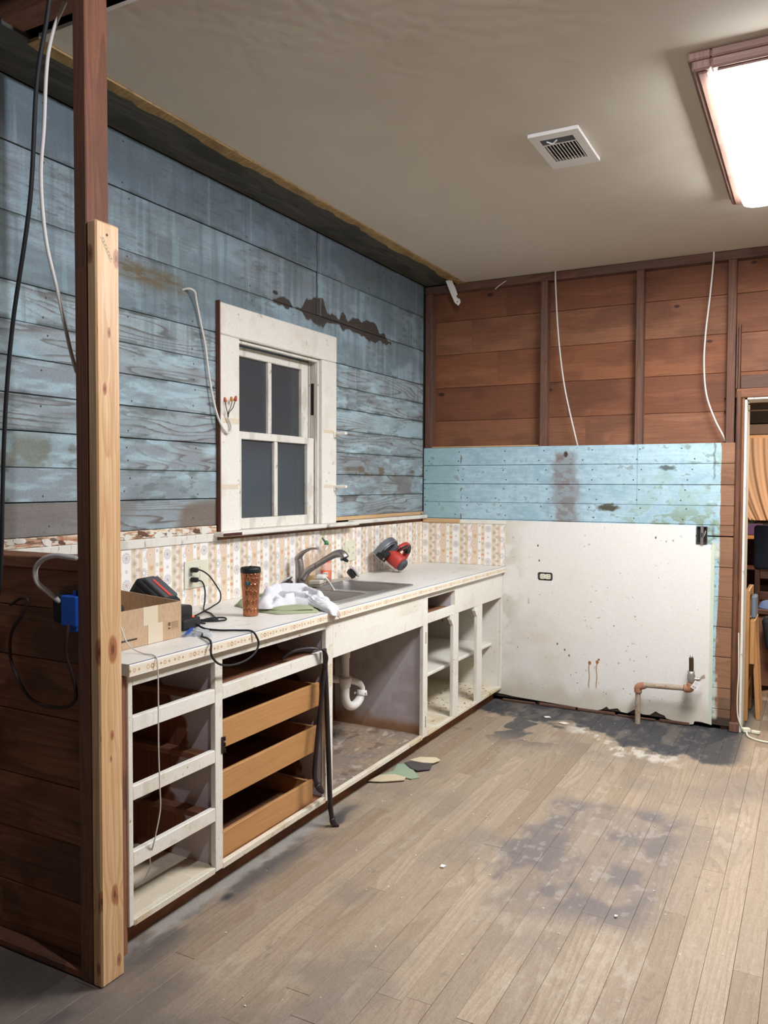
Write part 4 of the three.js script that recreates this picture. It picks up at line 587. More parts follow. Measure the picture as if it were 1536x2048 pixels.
{
  const b = thing('cardboard_box', 'open brown cardboard box with beige tape on the counter end', 'box', [.29, .931, 3.19]); const x0 = .115, x1 = .463, z0 = 3.035, z1 = 3.40, y0 = .931, yf = 1.062, yb = 1.085, t = .004, cu = planar(.3);
  part('front_side', cbox(x1 - t, x1, y0, yf, z0, z1, .001, cu), M.card, b); part('rear_side', cbox(x0, x0 + t, y0, yb, z0, z1, .001, cu), M.card, b);
  part('end_side', flatUV(at(extr([[x0 + t, y0], [x1 - t, y0], [x1 - t, yf], [x0 + t, yb]], t), 0, 0, z0), cu), M.card, b); part('end_side', flatUV(at(extr([[x0 + t, y0], [x1 - t, y0], [x1 - t, yf], [x0 + t, yb]], t), 0, 0, z1 - t), cu), M.card, b); part('bottom', cbox(x0 + t, x1 - t, y0, y0 + t, z0 + t, z1 - t, .0005, cu), M.card, b);
  part('tape', cbox(x1 + .0002, x1 + .0009, .998, yf + .001, 3.155, 3.226, .0002), M.tape, b, 'torn beige tape'); part('tape', cbox(x1 + .0002, x1 + .0011, .9315, 1.0, 3.132, 3.204, .0002), M.tape, b, 'torn beige tape');
  const pm = (w, h, draw) => std({ roughness: .85, map: canvasTex(w, h, draw) });
  part('print', cbox(x1 + .0003, x1 + .0007, .964, .995, 3.049, 3.108, 0, (x, y, z) => [(3.108 - z) / .059, (y - .964) / .031]), pm(256, 136, (g, w, h) => { g.fillStyle = '#b89870'; g.fillRect(0, 0, w, h); g.fillStyle = '#4c4038'; g.beginPath(); g.arc(40, 38, 28, 0, 7); g.fill(); g.fillStyle = '#b89870'; g.fillRect(24, 36, 40, 6); g.fillStyle = '#4c4038'; g.beginPath(); g.arc(40, 92, 26, .2, 3.4); g.fill(); g.fillStyle = '#6b5a4a'; for (let k = 0; k < 4; k++) for (let j = 0; j < 7; j++) g.fillRect(86 + j * 22, 12 + k * 26, 15, 14); g.fillRect(80, 122, 160, 3); }), b, 'small dark printed emblem'); part('print', cbox(x1 + .0003, x1 + .0007, .957, .963, 3.255, 3.39, 0), std({ color: '#3d3530', roughness: .8 }), b, 'dark printed bar');
  const k = thing('charger_plug', 'small black power brick in the cardboard box corner', 'charger', [.40, 1.035, 3.34]); part('brick', at(rbox(.07, .045, .075, .008, 2), .42, 1.055, 3.335, 0, .2, .1), M.rubber, k); part('brick_base', at(rbox(.06, .11, .06, .006, 2), .42, .992, 3.335), M.rubber, k);
}
{
  const c = thing('battery_charger', 'black power tool battery pack in its charger behind the box', 'charger', [.26, .931, 2.9]); const R = (g) => at(g, .235, 1.05, 2.93, 0, .12, -.62);
  part('pack', R(rbox(.165, .075, .115, .014, 3)), M.rubber, c); part('pack_top', R(at(rbox(.12, .02, .085, .008, 2), 0, .043, .0)), M.greyPl, c); part('red_stripe', R(at(rbox(.1, .003, .014, .001, 1), .01, .0545, .012)), M.stripeRed, c, 'red stripe'); for (let k = -1; k <= 1; k += 2) part('rib', R(at(rbox(.13, .03, .01, .004, 1), 0, 0, k * .06)), M.black, c);
  part('cradle', at(rbox(.12, .07, .16, .012, 2), .29, .978, 2.915, 0, .15, 0), M.black, c); part('charger_base', at(rbox(.10, .04, .12, .008, 2), .345, .952, 2.905, 0, .15, 0), M.rubber, c); part('status_light', at(new THREE.SphereGeometry(.004, 10, 8), .372, .9735, 2.868), new THREE.MeshStandardMaterial({ color: '#e05040', emissive: '#ff3020', emissiveIntensity: 1.2 }), c, 'small red light'); part('heel', at(rbox(.09, .03, .11, .006, 2), .27, .947, 2.95), M.black, c);
  const p = thing('plastic_packet', 'clear crinkled packet with a blue strip by the charger', 'packet', [.48, .931, 2.98]); part('film', clothGeo(.485, 2.975, (a) => .055 + .018 * Math.sin(a * 3 + 1) + .008 * Math.sin(a * 7), (x, z) => .004 + .012 * fbm(x * 40, z * 40, 3), () => .9308, 12, 48), phy({ color: '#eef2f6', roughness: .15, transmission: .75, thickness: 0 }), p); part('blue_print', at(rbox(.02, .001, .085, .0004, 1), .47, .9465, 3.0, .1, .5, .15), std({ color: '#2b55b8', roughness: .4 }), p);
}
{
  const o = thing('outlet_plate', 'ivory double outlet plate with two black plugs on the backsplash', 'outlet', [.006, 1.08, 2.43]); part('plate', at(rbox(.006, .125, .155, .003, 2), .0085, 1.077, 2.434), M.ivory, o); for (const y of [1.10, 1.055]) part('socket', at(rbox(.003, .032, .034, .001, 1), .0125, y, 2.47), M.ivory, o); part('switch_side', at(rbox(.003, .07, .034, .001, 1), .0125, 1.077, 2.395), M.ivory, o); part('screw', at(cyl(.003, .003, .002, 8), .0125, 1.077, 2.47, 0, 0, Math.PI / 2), M.darkMetal, o);
  const s = thing('switch_plate', 'ivory switch and outlet plate right of the soap bottle', 'outlet', [.006, 1.085, 1.045]); part('plate', at(rbox(.006, .125, .122, .003, 2), .0085, 1.086, 1.045), M.ivory, s); for (const z of [1.075, 1.02]) part('insert', at(rbox(.003, .07, .034, .001, 1), .0125, 1.086, z), M.ivory, s); for (const y of [1.105, 1.068]) for (const dz of [-.006, .006]) part('slot', at(rbox(.001, .009, .0025, .0003, 1), .0143, y, 1.02 + dz), M.darkMetal, s); part('toggle', at(rbox(.012, .022, .009, .002, 1), .018, 1.092, 1.075, 0, 0, .4), M.ivory, s);
  const cord = (name, label, cat, pts, r, m = M.rubber) => single(name, label, cat, tube(pts, r, pts.length * 9, 8), m, pts[pts.length - 1]);
  for (const [y, z, lab, pts] of [[1.10, 2.47, 'upper black plug and cord looping from the outlet to the counter', [[.03, 1.10, 2.47], [.05, 1.099, 2.455], [.055, 1.072, 2.404], [.055, 1.02, 2.351], [.06, .98, 2.325], [.075, .95, 2.345], [.10, .936, 2.424], [.152, .935, 2.54], [.205, .935, 2.66], [.25, .936, 2.79]]], [1.055, 2.47, 'lower black plug and cord dropping straight to the counter', [[.04, 1.055, 2.468], [.055, 1.046, 2.448], [.055, 1.005, 2.428], [.06, .955, 2.435], [.10, .936, 2.49], [.162, .935, 2.553], [.229, .935, 2.593], [.281, .935, 2.639], [.33, .935, 2.68], [.352, .935, 2.70], [.30, .936, 2.745], [.298, .94, 2.80]]]]) {
    const t = thing('power_cord', lab, 'cord', [.05, .931, 2.5], 'charger cords'); part('plug', at(rbox(.034, .022, .024, .006, 2), .031, y, z, 0, .2, 0), M.black, t); part('cable', tube(pts, .0034, pts.length * 9, 8), M.rubber, t);
  }
  cord('power_cord', 'black cord coiled on the counter beside the charger', 'cord', [[.13, .936, 2.66], [.218, .935, 2.703], [.298, .935, 2.76], [.36, .935, 2.74], [.385, .935, 2.69], [.35, .936, 2.655], [.31, .9365, 2.70], [.33, .935, 2.79], [.372, .936, 2.80]], .0036);
  cord('power_cord', 'black cord looping over the counter edge below the charger', 'cord', [[.39, .944, 2.87], [.45, .936, 2.89], [.52, .936, 2.89], [.59, .937, 2.86], [.64, .935, 2.845], [.652, .915, 2.835], [.655, .885, 2.826], [.655, .857, 2.848], [.655, .838, 2.909], [.655, .839, 3.0], [.655, .858, 3.062], [.655, .896, 3.098], [.648, .932, 3.09], [.60, .938, 3.05], [.547, .9365, 3.02], [.516, .938, 2.985], [.44, .937, 2.95], [.40, .937, 2.925]], .004);
  single('thin_cord', 'thin white cord hanging from the box down across the open cabinet', 'cord', tube([[.42, 1.05, 3.36], [.464, 1.067, 3.345], [.468, 1.02, 3.335], [.50, .955, 3.33], [.56, .934, 3.33], [.613, .934, 3.335], [.642, .928, 3.348], [.648, .88, 3.35], [.645, .793, 3.346], [.645, .631, 3.346], [.643, .498, 3.339], [.64, .431, 3.335], [.63, .338, 3.35], [.59, .26, 3.33], [.53, .185, 3.27], [.50, .138, 3.262]], .0022, 140, 8), M.cable, [.60, .14, 3.3]);
}
// ---------------------------------------------------------------- circular saw lying in the counter corner
{
  const L = [], add = (name, g, m, label) => L.push([name, g, m, label]); const K = 1.16;
  add('shoe', at(rbox(.185, .004, .105, .0015, 1), -.005, .002, .012), M.chrome);
  const gd = []; for (let k = 0; k <= 24; k++) { const a = -.25 + k / 24 * (Math.PI + .5); gd.push([Math.cos(a) * .08, .05 + Math.sin(a) * .08]); } add('blade_guard', at(extr([...gd, [-.075, .012], [.075, .012]], .026, .005), 0, 0, -.034), M.alu, 'grey metal blade guard');
  add('guard_rim', at(new THREE.TorusGeometry(.066, .004, 8, 30, Math.PI), 0, .05, -.002), M.alu); add('lower_guard', at(extr(gd.map(([x, y]) => [x * .82, .05 - (y - .05) * .45]), .006, .001), 0, .0, -.02), M.alu);
  add('depth_bracket', at(extr([[.028, .004], [.088, .004], [.088, .022], [.074, .03], [.07, .05], [.052, .044], [.046, .062], [.03, .056]], .04, .002), 0, 0, -.01), M.black, 'black tilt bracket'); add('bracket_screw', at(cyl(.006, .006, .005, 14), .076, .016, .034, Math.PI / 2), M.chrome);
  add('motor', at(lathe([[.001, 0], [.034, 0], [.042, .01], [.043, .05], [.041, .085], [.036, .1], [.001, .1]], 32), -.008, .058, .002, Math.PI / 2), M.red, 'red motor housing'); add('motor_cap', at(lathe([[.001, .012], [.028, .012], [.036, .004], [.0365, -.014], [.001, -.014]], 32), -.008, .058, .108, Math.PI / 2), M.greyPl); for (let k = -1; k <= 1; k++) add('vent_slot', at(rbox(.038, .005, .003, .001, 1), -.008, .058 + k * .012, .1205), M.black);
  add('gear_housing', at(rbox(.07, .066, .03, .014, 3), -.004, .088, .016), M.greyPl);
  add('handle', taperTube([[-.005, .085, .03], [-.012, .122, .032], [-.04, .15, .033], [-.085, .152, .034], [-.128, .128, .035], [-.148, .085, .036], [-.128, .05, .036], [-.07, .045, .034], [-.03, .05, .03]], [.016, .017, .0175, .0165, .018, .02, .022, .02, .018], 14, 60), M.red, 'red loop handle'); add('grip', taperTube([[-.045, .1495, .033], [-.085, .1515, .034], [-.122, .132, .035]], [.0195, .0185, .0195], 14, 18), M.black, 'black rubber grip'); add('trigger', at(rbox(.018, .022, .014, .004, 2), -.072, .128, .034), M.black);
  add('front_handle', taperTube([[.018, .10, .04], [.02, .128, .05], [.006, .15, .056], [-.02, .158, .05]], [.0055, .0055, .0055, .0055], 10, 24), M.black); add('battery', at(rbox(.055, .045, .055, .01, 2), -.118, .05, .034), M.rubber, 'black battery'); add('battery_latch', at(rbox(.02, .012, .02, .003, 1), -.12, .068, .062), M.greyPl);
  const th = .38, r = new THREE.Vector3(.882, 0, -.47), u = new THREE.Vector3(0, 1, 0), v = new THREE.Vector3(.47, .035, .882);
  const a = r.clone().multiplyScalar(.74).addScaledVector(u, -.67).normalize(), Z = a.clone().multiplyScalar(Math.cos(th)).addScaledVector(v, Math.sin(th)).normalize(), Xd = a.clone().multiplyScalar(-Math.sin(th)).addScaledVector(v, Math.cos(th)), Y = r.clone().multiplyScalar(.67).addScaledVector(u, .74).normalize(), X = Xd.normalize();
  const m4 = new THREE.Matrix4().makeBasis(X, Y, Z).scale(new THREE.Vector3(K, K, K)), box = new THREE.Box3(); for (const q of L) { q[1].applyMatrix4(m4); q[1].computeBoundingBox(); box.union(q[1].boundingBox); }
  for (const q of L) if (q[1].index) { const ix = q[1].index.array; for (let k = 0; k < ix.length; k += 3) { const w = ix[k]; ix[k] = ix[k + 1]; ix[k + 1] = w; } } else for (const at_ of Object.values(q[1].attributes)) { const s = at_.itemSize, A = at_.array; for (let k = 0; k < A.length; k += s * 3) for (let e = 0; e < s; e++) { const w = A[k + e]; A[k + e] = A[k + s + e]; A[k + s + e] = w; } }
  const px = .012 - box.min.x, py = .9305 - box.min.y, pz = .70 - (box.min.z + box.max.z) / 2; const s = thing('circular_saw', 'red and grey cordless circular saw tipped against the backsplash corner', 'power saw', [.15, .9305, .6]);
  for (const [n, g, m, lab] of L) { g.translate(px, py, pz); part(n, g, m, s, lab); }
}
// ---------------------------------------------------------------- pry bars
{
  const a = thing('pry_bar', 'long dark pry bar standing on the floor against the tray cabinet', 'pry bar', [.66, 0, 2.32]); part('shaft', taperTube([[.628, .775, 2.318], [.64, .6, 2.322], [.655, .3, 2.326], [.668, .08, 2.33], [.674, .035, 2.327]], [.0095, .011, .011, .011, .011], 6, 24), M.iron, a); part('claw', taperTube([[.674, .04, 2.327], [.678, .018, 2.322], [.70, .003, 2.312]], [.0115, .012, .004], 8, 10, 1.4), M.iron, a);
  const b = thing('pry_bar', 'shorter dark pry bar hooked over the cabinet rail', 'pry bar', [.62, .77, 2.36], null); part('shaft', taperTube([[.53, .752, 2.50], [.555, .778, 2.455], [.60, .786, 2.40], [.637, .778, 2.352], [.645, .745, 2.332], [.638, .69, 2.335], [.633, .5, 2.362], [.634, .3, 2.40], [.64, .232, 2.412], [.648, .20, 2.402]], [.006, .010, .0105, .0105, .0105, .0105, .0105, .0105, .0115, .010], 6, 80), M.iron, b); part('claw', taperTube([[.646, .208, 2.404], [.652, .185, 2.392], [.662, .166, 2.38]], [.011, .013, .006], 8, 10, 1.3), M.iron, b); part('collar', at(cyl(.0125, .0125, .018, 10), .641, .705, 2.334), M.iron, b);
}
// ---------------------------------------------------------------- services on the back wall
{
  const p = thing('gas_pipe', 'rusty gas pipe rising from the floor with elbow and shutoff valve', 'pipe', [1.545, 0, .11]); const z = .11;
  part('riser', tube([[1.545, -.005, z], [1.545, .12, z], [1.545, .21, z]], .0165, 8, 16), M.rust, p); part('elbow', taperTube([[1.545, .195, z], [1.548, .228, z], [1.585, .245, z]], [.023, .024, .022], 16, 16), std({ color: '#a5765a', roughness: .8, metalness: .1 }), p, 'rusty elbow'); part('run', tube([[1.575, .246, z], [1.70, .251, z], [1.83, .256, z]], .0165, 8, 16), M.rust, p);
  part('elbow', taperTube([[1.815, .255, z], [1.848, .258, z], [1.856, .29, z]], [.022, .025, .023], 16, 16), std({ color: '#a5765a', roughness: .8, metalness: .1 }), p, 'rusty elbow'); const vb = part('valve_body', at(lathe([[.001, -.035], [.018, -.035], [.019, -.02], [.023, -.012], [.023, .015], [.02, .022], [.021, .04], [.001, .04]], 20), 1.856, .325, z), std({ color: '#a8a49a', metalness: .6, roughness: .45 }), p, 'grey metal valve'); part('valve_nipple', tube([[1.87, .318, z], [1.90, .32, z]], .012, 4, 14), std({ color: '#b8b2a4', metalness: .6, roughness: .45 }), vb); part('valve_key', at(extr([[0, 0], [.03, .012], [.026, .034], [.008, .02]], .004, .001), 1.905, .318, z), M.rust, vb);
  part('stub', tube([[1.856, .36, z], [1.856, .40, z], [1.855, .44, z]], .0135, 6, 16), std({ color: '#43331f', roughness: .7, metalness: .3 }), p, 'dark stub pipe'); part('flare_fitting', at(lathe([[.001, .016], [.006, .016], [.009, .006], [.010, 0], [.012, -.004], [.001, -.004]], 16), 1.855, .447, z), M.chrome, p);
  const t = thing('paper_tag', 'white paper tag with barcode hanging on the gas valve', 'tag', [1.885, .28, .132]); part('card', at(new THREE.BoxGeometry(.042, .052, .0008), 1.887, .285, .134, .1, .25, -.55), std({ roughness: .7, map: canvasTex(128, 160, (g) => { g.fillStyle = '#eceae6'; g.fillRect(0, 0, 128, 160); g.fillStyle = '#555'; for (let k = 0; k < 12; k++) g.fillRect(22 + k * 6, 104, k % 3 ? 2 : 4, 40); g.fillStyle = '#999'; for (let k = 0; k < 3; k++) g.fillRect(24, 30 + k * 16, 70 - k * 12, 4); }) }), t);
  const o = thing('bare_outlet', 'uncovered ivory outlet sunk in a dark metal box on the cream board', 'outlet', [.911, .875, .003]); part('box_back', cbox(.858, .965, .846, .904, .0007, .0013, 0), M.dark, o); part('mount_strap', mergeGeometries([cbox(.862, .876, .853, .897, .0014, .005, .001), cbox(.948, .962, .853, .897, .0014, .005, .001)]), M.darkMetal, o);
  const face = rrect(-.0175, .0175, -.0165, .0165, .009); for (const x of [.895, .931]) { const f = part('receptacle', at(extr(face, .006, .0008), x, .875, .003), M.ivory, o); for (const y of [.868, .882]) part('slot', cbox(x + (x < .91 ? 0 : .004), x + (x < .91 ? .009 : .013), y - .0014, y + .0014, .0095, .0101, 0), M.darkMetal, f); part('slot', at(cyl(.0022, .0022, .0006, 8), x - .010, .875, .0099, Math.PI / 2), M.darkMetal, f); }
  const j = thing('junction_box', 'open metal switch box with wires at the top corner of the cream board', 'junction box', [1.89, 1.185, .01]);
  part('box_rim', mergeGeometries([cbox(1.862, 1.866, 1.134, 1.238, .0007, .016, .0005), cbox(1.918, 1.922, 1.134, 1.238, .0007, .016, .0005), cbox(1.866, 1.918, 1.134, 1.138, .0007, .016, .0005), cbox(1.866, 1.918, 1.234, 1.238, .0007, .016, .0005)]), M.darkMetal, j); part('box_back', cbox(1.866, 1.918, 1.138, 1.234, .0007, .0016, 0), M.dark, j); part('switch_strap', cbox(1.884, 1.901, 1.13, 1.243, .010, .019, .001), M.chrome, j, 'bright metal strap'); part('switch_toggle', cbox(1.889, 1.896, 1.172, 1.2, .019, .024, .001), M.black, j); part('wire', tube([[1.912, 1.21, .01], [1.908, 1.19, .018], [1.902, 1.175, .012]], .0015), M.cable, j);
}
const hang = (name, label, pts, r, m = M.cable) => single(name, label, 'cable', tube(pts, r, pts.length * 10, 8), m, pts[pts.length - 1]);
hang('hanging_cable', 'white cable hanging from the ceiling in the middle stud bay', [[.954, 2.90, -.012], [.954, 2.871, -.01], [.967, 2.641, -.006], [.987, 2.41, -.004], [1.023, 2.146, -.006], [1.065, 1.947, -.012], [1.107, 1.76, -.03], [1.11, 1.72, -.06]], .0052);
hang('hanging_cable', 'white bowed cable hanging in the stud bay next to the doorway', [[1.928, 2.905, -.012], [1.928, 2.856, -.01], [1.912, 2.64, -.006], [1.89, 2.401, -.004], [1.885, 2.221, -.004], [1.902, 2.038, -.006], [1.953, 1.885, -.010], [1.998, 1.79, -.02], [2.004, 1.76, -.05]], .0052);
hang('wire_wisp', 'short bent white wire end at the top of the back wall', [[.64, 2.9, -.03], [.60, 2.872, -.022], [.565, 2.852, -.02], [.532, 2.83, -.02]], .003);
hang('hanging_cable', 'flat white cable hanging in front of the post by the ceiling', [[.525, 2.905, 3.585], [.50, 2.84, 3.60], [.47, 2.77, 3.60], [.458, 2.70, 3.60], [.447, 2.56, 3.60], [.431, 2.415, 3.60], [.45, 2.219, 3.60], [.497, 2.066, 3.60], [.55, 1.885, 3.60], [.574, 1.82, 3.60]], .0056);
hang('hanging_cable', 'thick black cable hanging at the far left in front of the wall', [[.61, 2.915, 3.70], [.587, 2.795, 3.70], [.544, 2.641, 3.70], [.507, 2.299, 3.70], [.426, 1.952, 3.70], [.393, 1.735, 3.70], [.375, 1.515, 3.70], [.364, 1.291, 3.70], [.337, 1.17, 3.69], [.25, 1.05, 3.66], [.15, 1.0, 3.62]], .0062, M.rubber);
hang('hanging_cable', 'thick white cable arching from the post into the black wall box', [[.592, 1.272, 3.625], [.55, 1.276, 3.632], [.511, 1.276, 3.632], [.456, 1.26, 3.632], [.424, 1.228, 3.63], [.426, 1.191, 3.625], [.461, 1.163, 3.615], [.49, 1.135, 3.60]], .0078);
hang('brown_cord', 'dark brown cord looping from the blue box down the plank stub', [[.562, 1.07, 3.628], [.565, 1.038, 3.636], [.557, .985, 3.632], [.566, .927, 3.62], [.559, .852, 3.60], [.516, .816, 3.59], [.428, .801, 3.585], [.338, .815, 3.585], [.28, .87, 3.585], [.246, .937, 3.585], [.26, 1.017, 3.59], [.308, 1.076, 3.59], [.332, 1.124, 3.585], [.297, 1.129, 3.58], [.238, 1.102, 3.575]], .0052, M.brownCord);
{
  const k = thing('wall_box', 'black round-cornered electrical box on the plank stub', 'electrical box', [.487, 1.11, 3.575]); part('box_body', at(rbox(.066, .085, .04, .016, 3), .487, 1.108, 3.581), M.rubber, k); part('clamp', at(rbox(.04, .014, .03, .005, 2), .49, 1.15, 3.585), M.greyPl, k);
  const b = thing('outlet_box', 'bright blue plastic outlet box screwed beside the post', 'electrical box', [.56, 1.1, 3.60]); part('box_body', at(rbox(.066, .092, .062, .005, 2), .557, 1.112, 3.593), M.blue, b); part('lower_lip', at(rbox(.046, .03, .05, .004, 2), .565, 1.066, 3.594), M.blue, b); part('ear', at(rbox(.016, .018, .02, .004, 1), .567, 1.164, 3.60), M.blue, b);
}
{
  const c = thing('window_cable', 'white cable draped over the window casing ending in three wire nuts', 'cable', [.03, 1.73, 2.3]);
  part('cable', tube([[.0, 2.352, 2.502], [.02, 2.358, 2.485], [.03, 2.35, 2.462], [.018, 2.316, 2.436], [.012, 2.232, 2.403], [.012, 2.124, 2.369], [.014, 1.991, 2.346], [.02, 1.878, 2.322], [.03, 1.799, 2.301], [.036, 1.747, 2.268], [.037, 1.730, 2.240], [.037, 1.738, 2.222], [.037, 1.762, 2.214], [.037, 1.78, 2.222], [.038, 1.80, 2.238]], .0052, 130, 8), M.cable, c);
  const ends = [[[.06, 1.872, 2.284], [.06, 1.893, 2.289], '#c8643c'], [[.06, 1.879, 2.236], [.06, 1.90, 2.242], '#d08a2e'], [[.06, 1.884, 2.212], [.06, 1.906, 2.206], '#b4523c']];
  ends.forEach(([p, q, col], i) => { part('bare_wire', tube([[.038, 1.80, 2.238], [.045, 1.825, 2.252 - i * .006], [.055, 1.85, mix(2.25, p[2], .7)], p], .002, 24, 6), M.darkMetal, c); part('wire_nut', taperTube([p, [(p[0] + q[0]) / 2, (p[1] + q[1]) / 2, (p[2] + q[2]) / 2], q], [.0085, .0075, .0045], 10, 8), std({ color: col, roughness: .5 }), c, ['orange wire nut', 'amber wire nut', 'rust red wire nut'][i]); });
  const s = thing('torn_tape_strip', 'torn white tape strip dangling from the ceiling corner', 'tape strip', [.24, 2.9, .12]); const g = extr([[-.016, 0], [.018, .0], [.022, -.06], [.02, -.10], [.008, -.108], [.014, -.125], [.022, -.13], [.02, -.15], [.0, -.165], [-.014, -.14], [-.016, -.09]], .0012, 0, [[[-.002, -.138], [.006, -.138], [.006, -.144], [-.002, -.144]]]); g.scale(1.15, 1.2, 1); part('strip', at(g, .232, 2.898, .10, -.12, .35, .42), M.white, s);
}
// ---------------------------------------------------------------- ceiling vent and light
{
  const v = thing('ceiling_vent', 'white metal air vent in the ceiling', 'vent', [1.55, 2.9, 1.912]); const y0 = 2.884, y1 = 2.899, vm = std({ color: '#e4e2de', roughness: .4 });
  part('flange', mergeGeometries([cbox(1.449, 1.482, y0, y1, 1.73, 2.096, .0006), cbox(1.619, 1.653, y0, y1, 1.73, 2.096, .0006), cbox(1.482, 1.619, y0, y1, 1.73, 1.808, .0006), cbox(1.482, 1.619, y0, y1, 2.047, 2.096, .0006), cbox(1.482, 1.619, y0, y1, 1.986, 1.994, .001)]), vm, v); part('duct', cbox(1.482, 1.619, 2.897, 2.8995, 1.808, 2.047, 0), M.black, v);
  for (let k = 0; k < 10; k++) part('louvre', at(rbox(.0022, .012, .176, .0006, 1), 1.49 + k * .0134, 2.8895, 1.897, 0, 0, .45), vm, v); for (let k = 0; k < 5; k++) part('louvre', at(rbox(.134, .011, .0018, .0006, 1), 1.55, 2.8895, 2.0 + k * .0105, .5, 0, 0), M.alu, v); part('damper_lever', tube([[1.51, 2.882, 2.03], [1.53, 2.876, 2.02], [1.55, 2.88, 2.035]], .003), vm, v);
  const l = thing('ceiling_light', 'glowing fluorescent ceiling light in a wooden frame', 'ceiling light', [2.42, 2.9, 1.72]); const fx0 = 2.116, fx1 = 2.724, fz0 = 1.0, fz1 = 2.44, cm = std({ map: woodTex(512, 256, [128, 98, 84], [96, 70, 60], [146, 116, 100], { sd: 51 }), roughness: .6 });
  for (const [n, q] of [['frame_side', [fx0, fx0 + .06, fz0, fz1]], ['frame_side', [fx1 - .06, fx1, fz0, fz1]], ['frame_end', [fx0 + .06, fx1 - .06, fz0, fz0 + .05]], ['frame_end', [fx0 + .06, fx1 - .06, fz1 - .05, fz1]]]) { const f = part(n, cbox(q[0], q[1], 2.843, 2.8995, q[2], q[3], .006, grain(n === 'frame_side' ? 'z' : 'x')), cm, l); part('moulding', cbox(q[0] + (q[0] === fx0 ? -.012 : 0), q[1] + (q[1] === fx1 ? .012 : 0), 2.872, 2.8995, q[2] + (q[2] === fz0 ? -.012 : 0), q[3] + (q[3] === fz1 ? .012 : 0), .005, grain(n === 'frame_side' ? 'z' : 'x')), cm, f); part('inner_lip', cbox(q[0] + .018, q[1] - .01, 2.836, 2.8428, q[2] + .014, q[3] - .014, .003, grain('z')), cm, f); }
  const d = extr(rrect(2.184, 2.656, -2.392, -1.058, .05), .03, .012); d.rotateX(-Math.PI / 2); d.translate(0, 2.812, 0); part('diffuser', d, new THREE.MeshStandardMaterial({ color: '#ffffff', emissive: '#f5f6fa', emissiveIntensity: GLOW, roughness: .4 }), l, 'bright white acrylic diffuser');
  const R = new THREE.RectAreaLight('#f5f6fa', LAMP, .46, 1.3); R.position.set(2.42, 2.796, 1.725); R.lookAt(2.42, 0, 1.725); R.name = 'tube_light'; scene.add(R);
}
{
  const b = thing('pendant_bulb', 'bare bulb hanging from the joists above the near room, out of view', 'lamp', [2.05, 2.9, 3.85]); part('cord', tube([[2.05, 3.25, 3.85], [2.05, 3.1, 3.85], [2.05, 3.0, 3.85]], .004), M.rubber, b); part('holder', at(lathe([[.001, .07], [.018, .07], [.02, .03], [.026, .02], [.026, 0], [.001, 0]], 24), 2.05, 2.95, 3.85), M.white, b); part('bulb', at(lathe([[.001, -.10], [.02, -.096], [.031, -.07], [.028, -.04], [.015, -.01], [.013, .0]], 28), 2.05, 2.95, 3.85), new THREE.MeshStandardMaterial({ color: '#ffffff', emissive: '#e9ecff', emissiveIntensity: 5 }), b);
  const pl = new THREE.PointLight('#f0f1fb', NEAR_BULB, 0, 2); pl.position.set(2.05, 2.885, 3.85); pl.castShadow = true; pl.name = 'bulb_light'; pl.shadow.radius = 1.5; scene.add(pl);
}
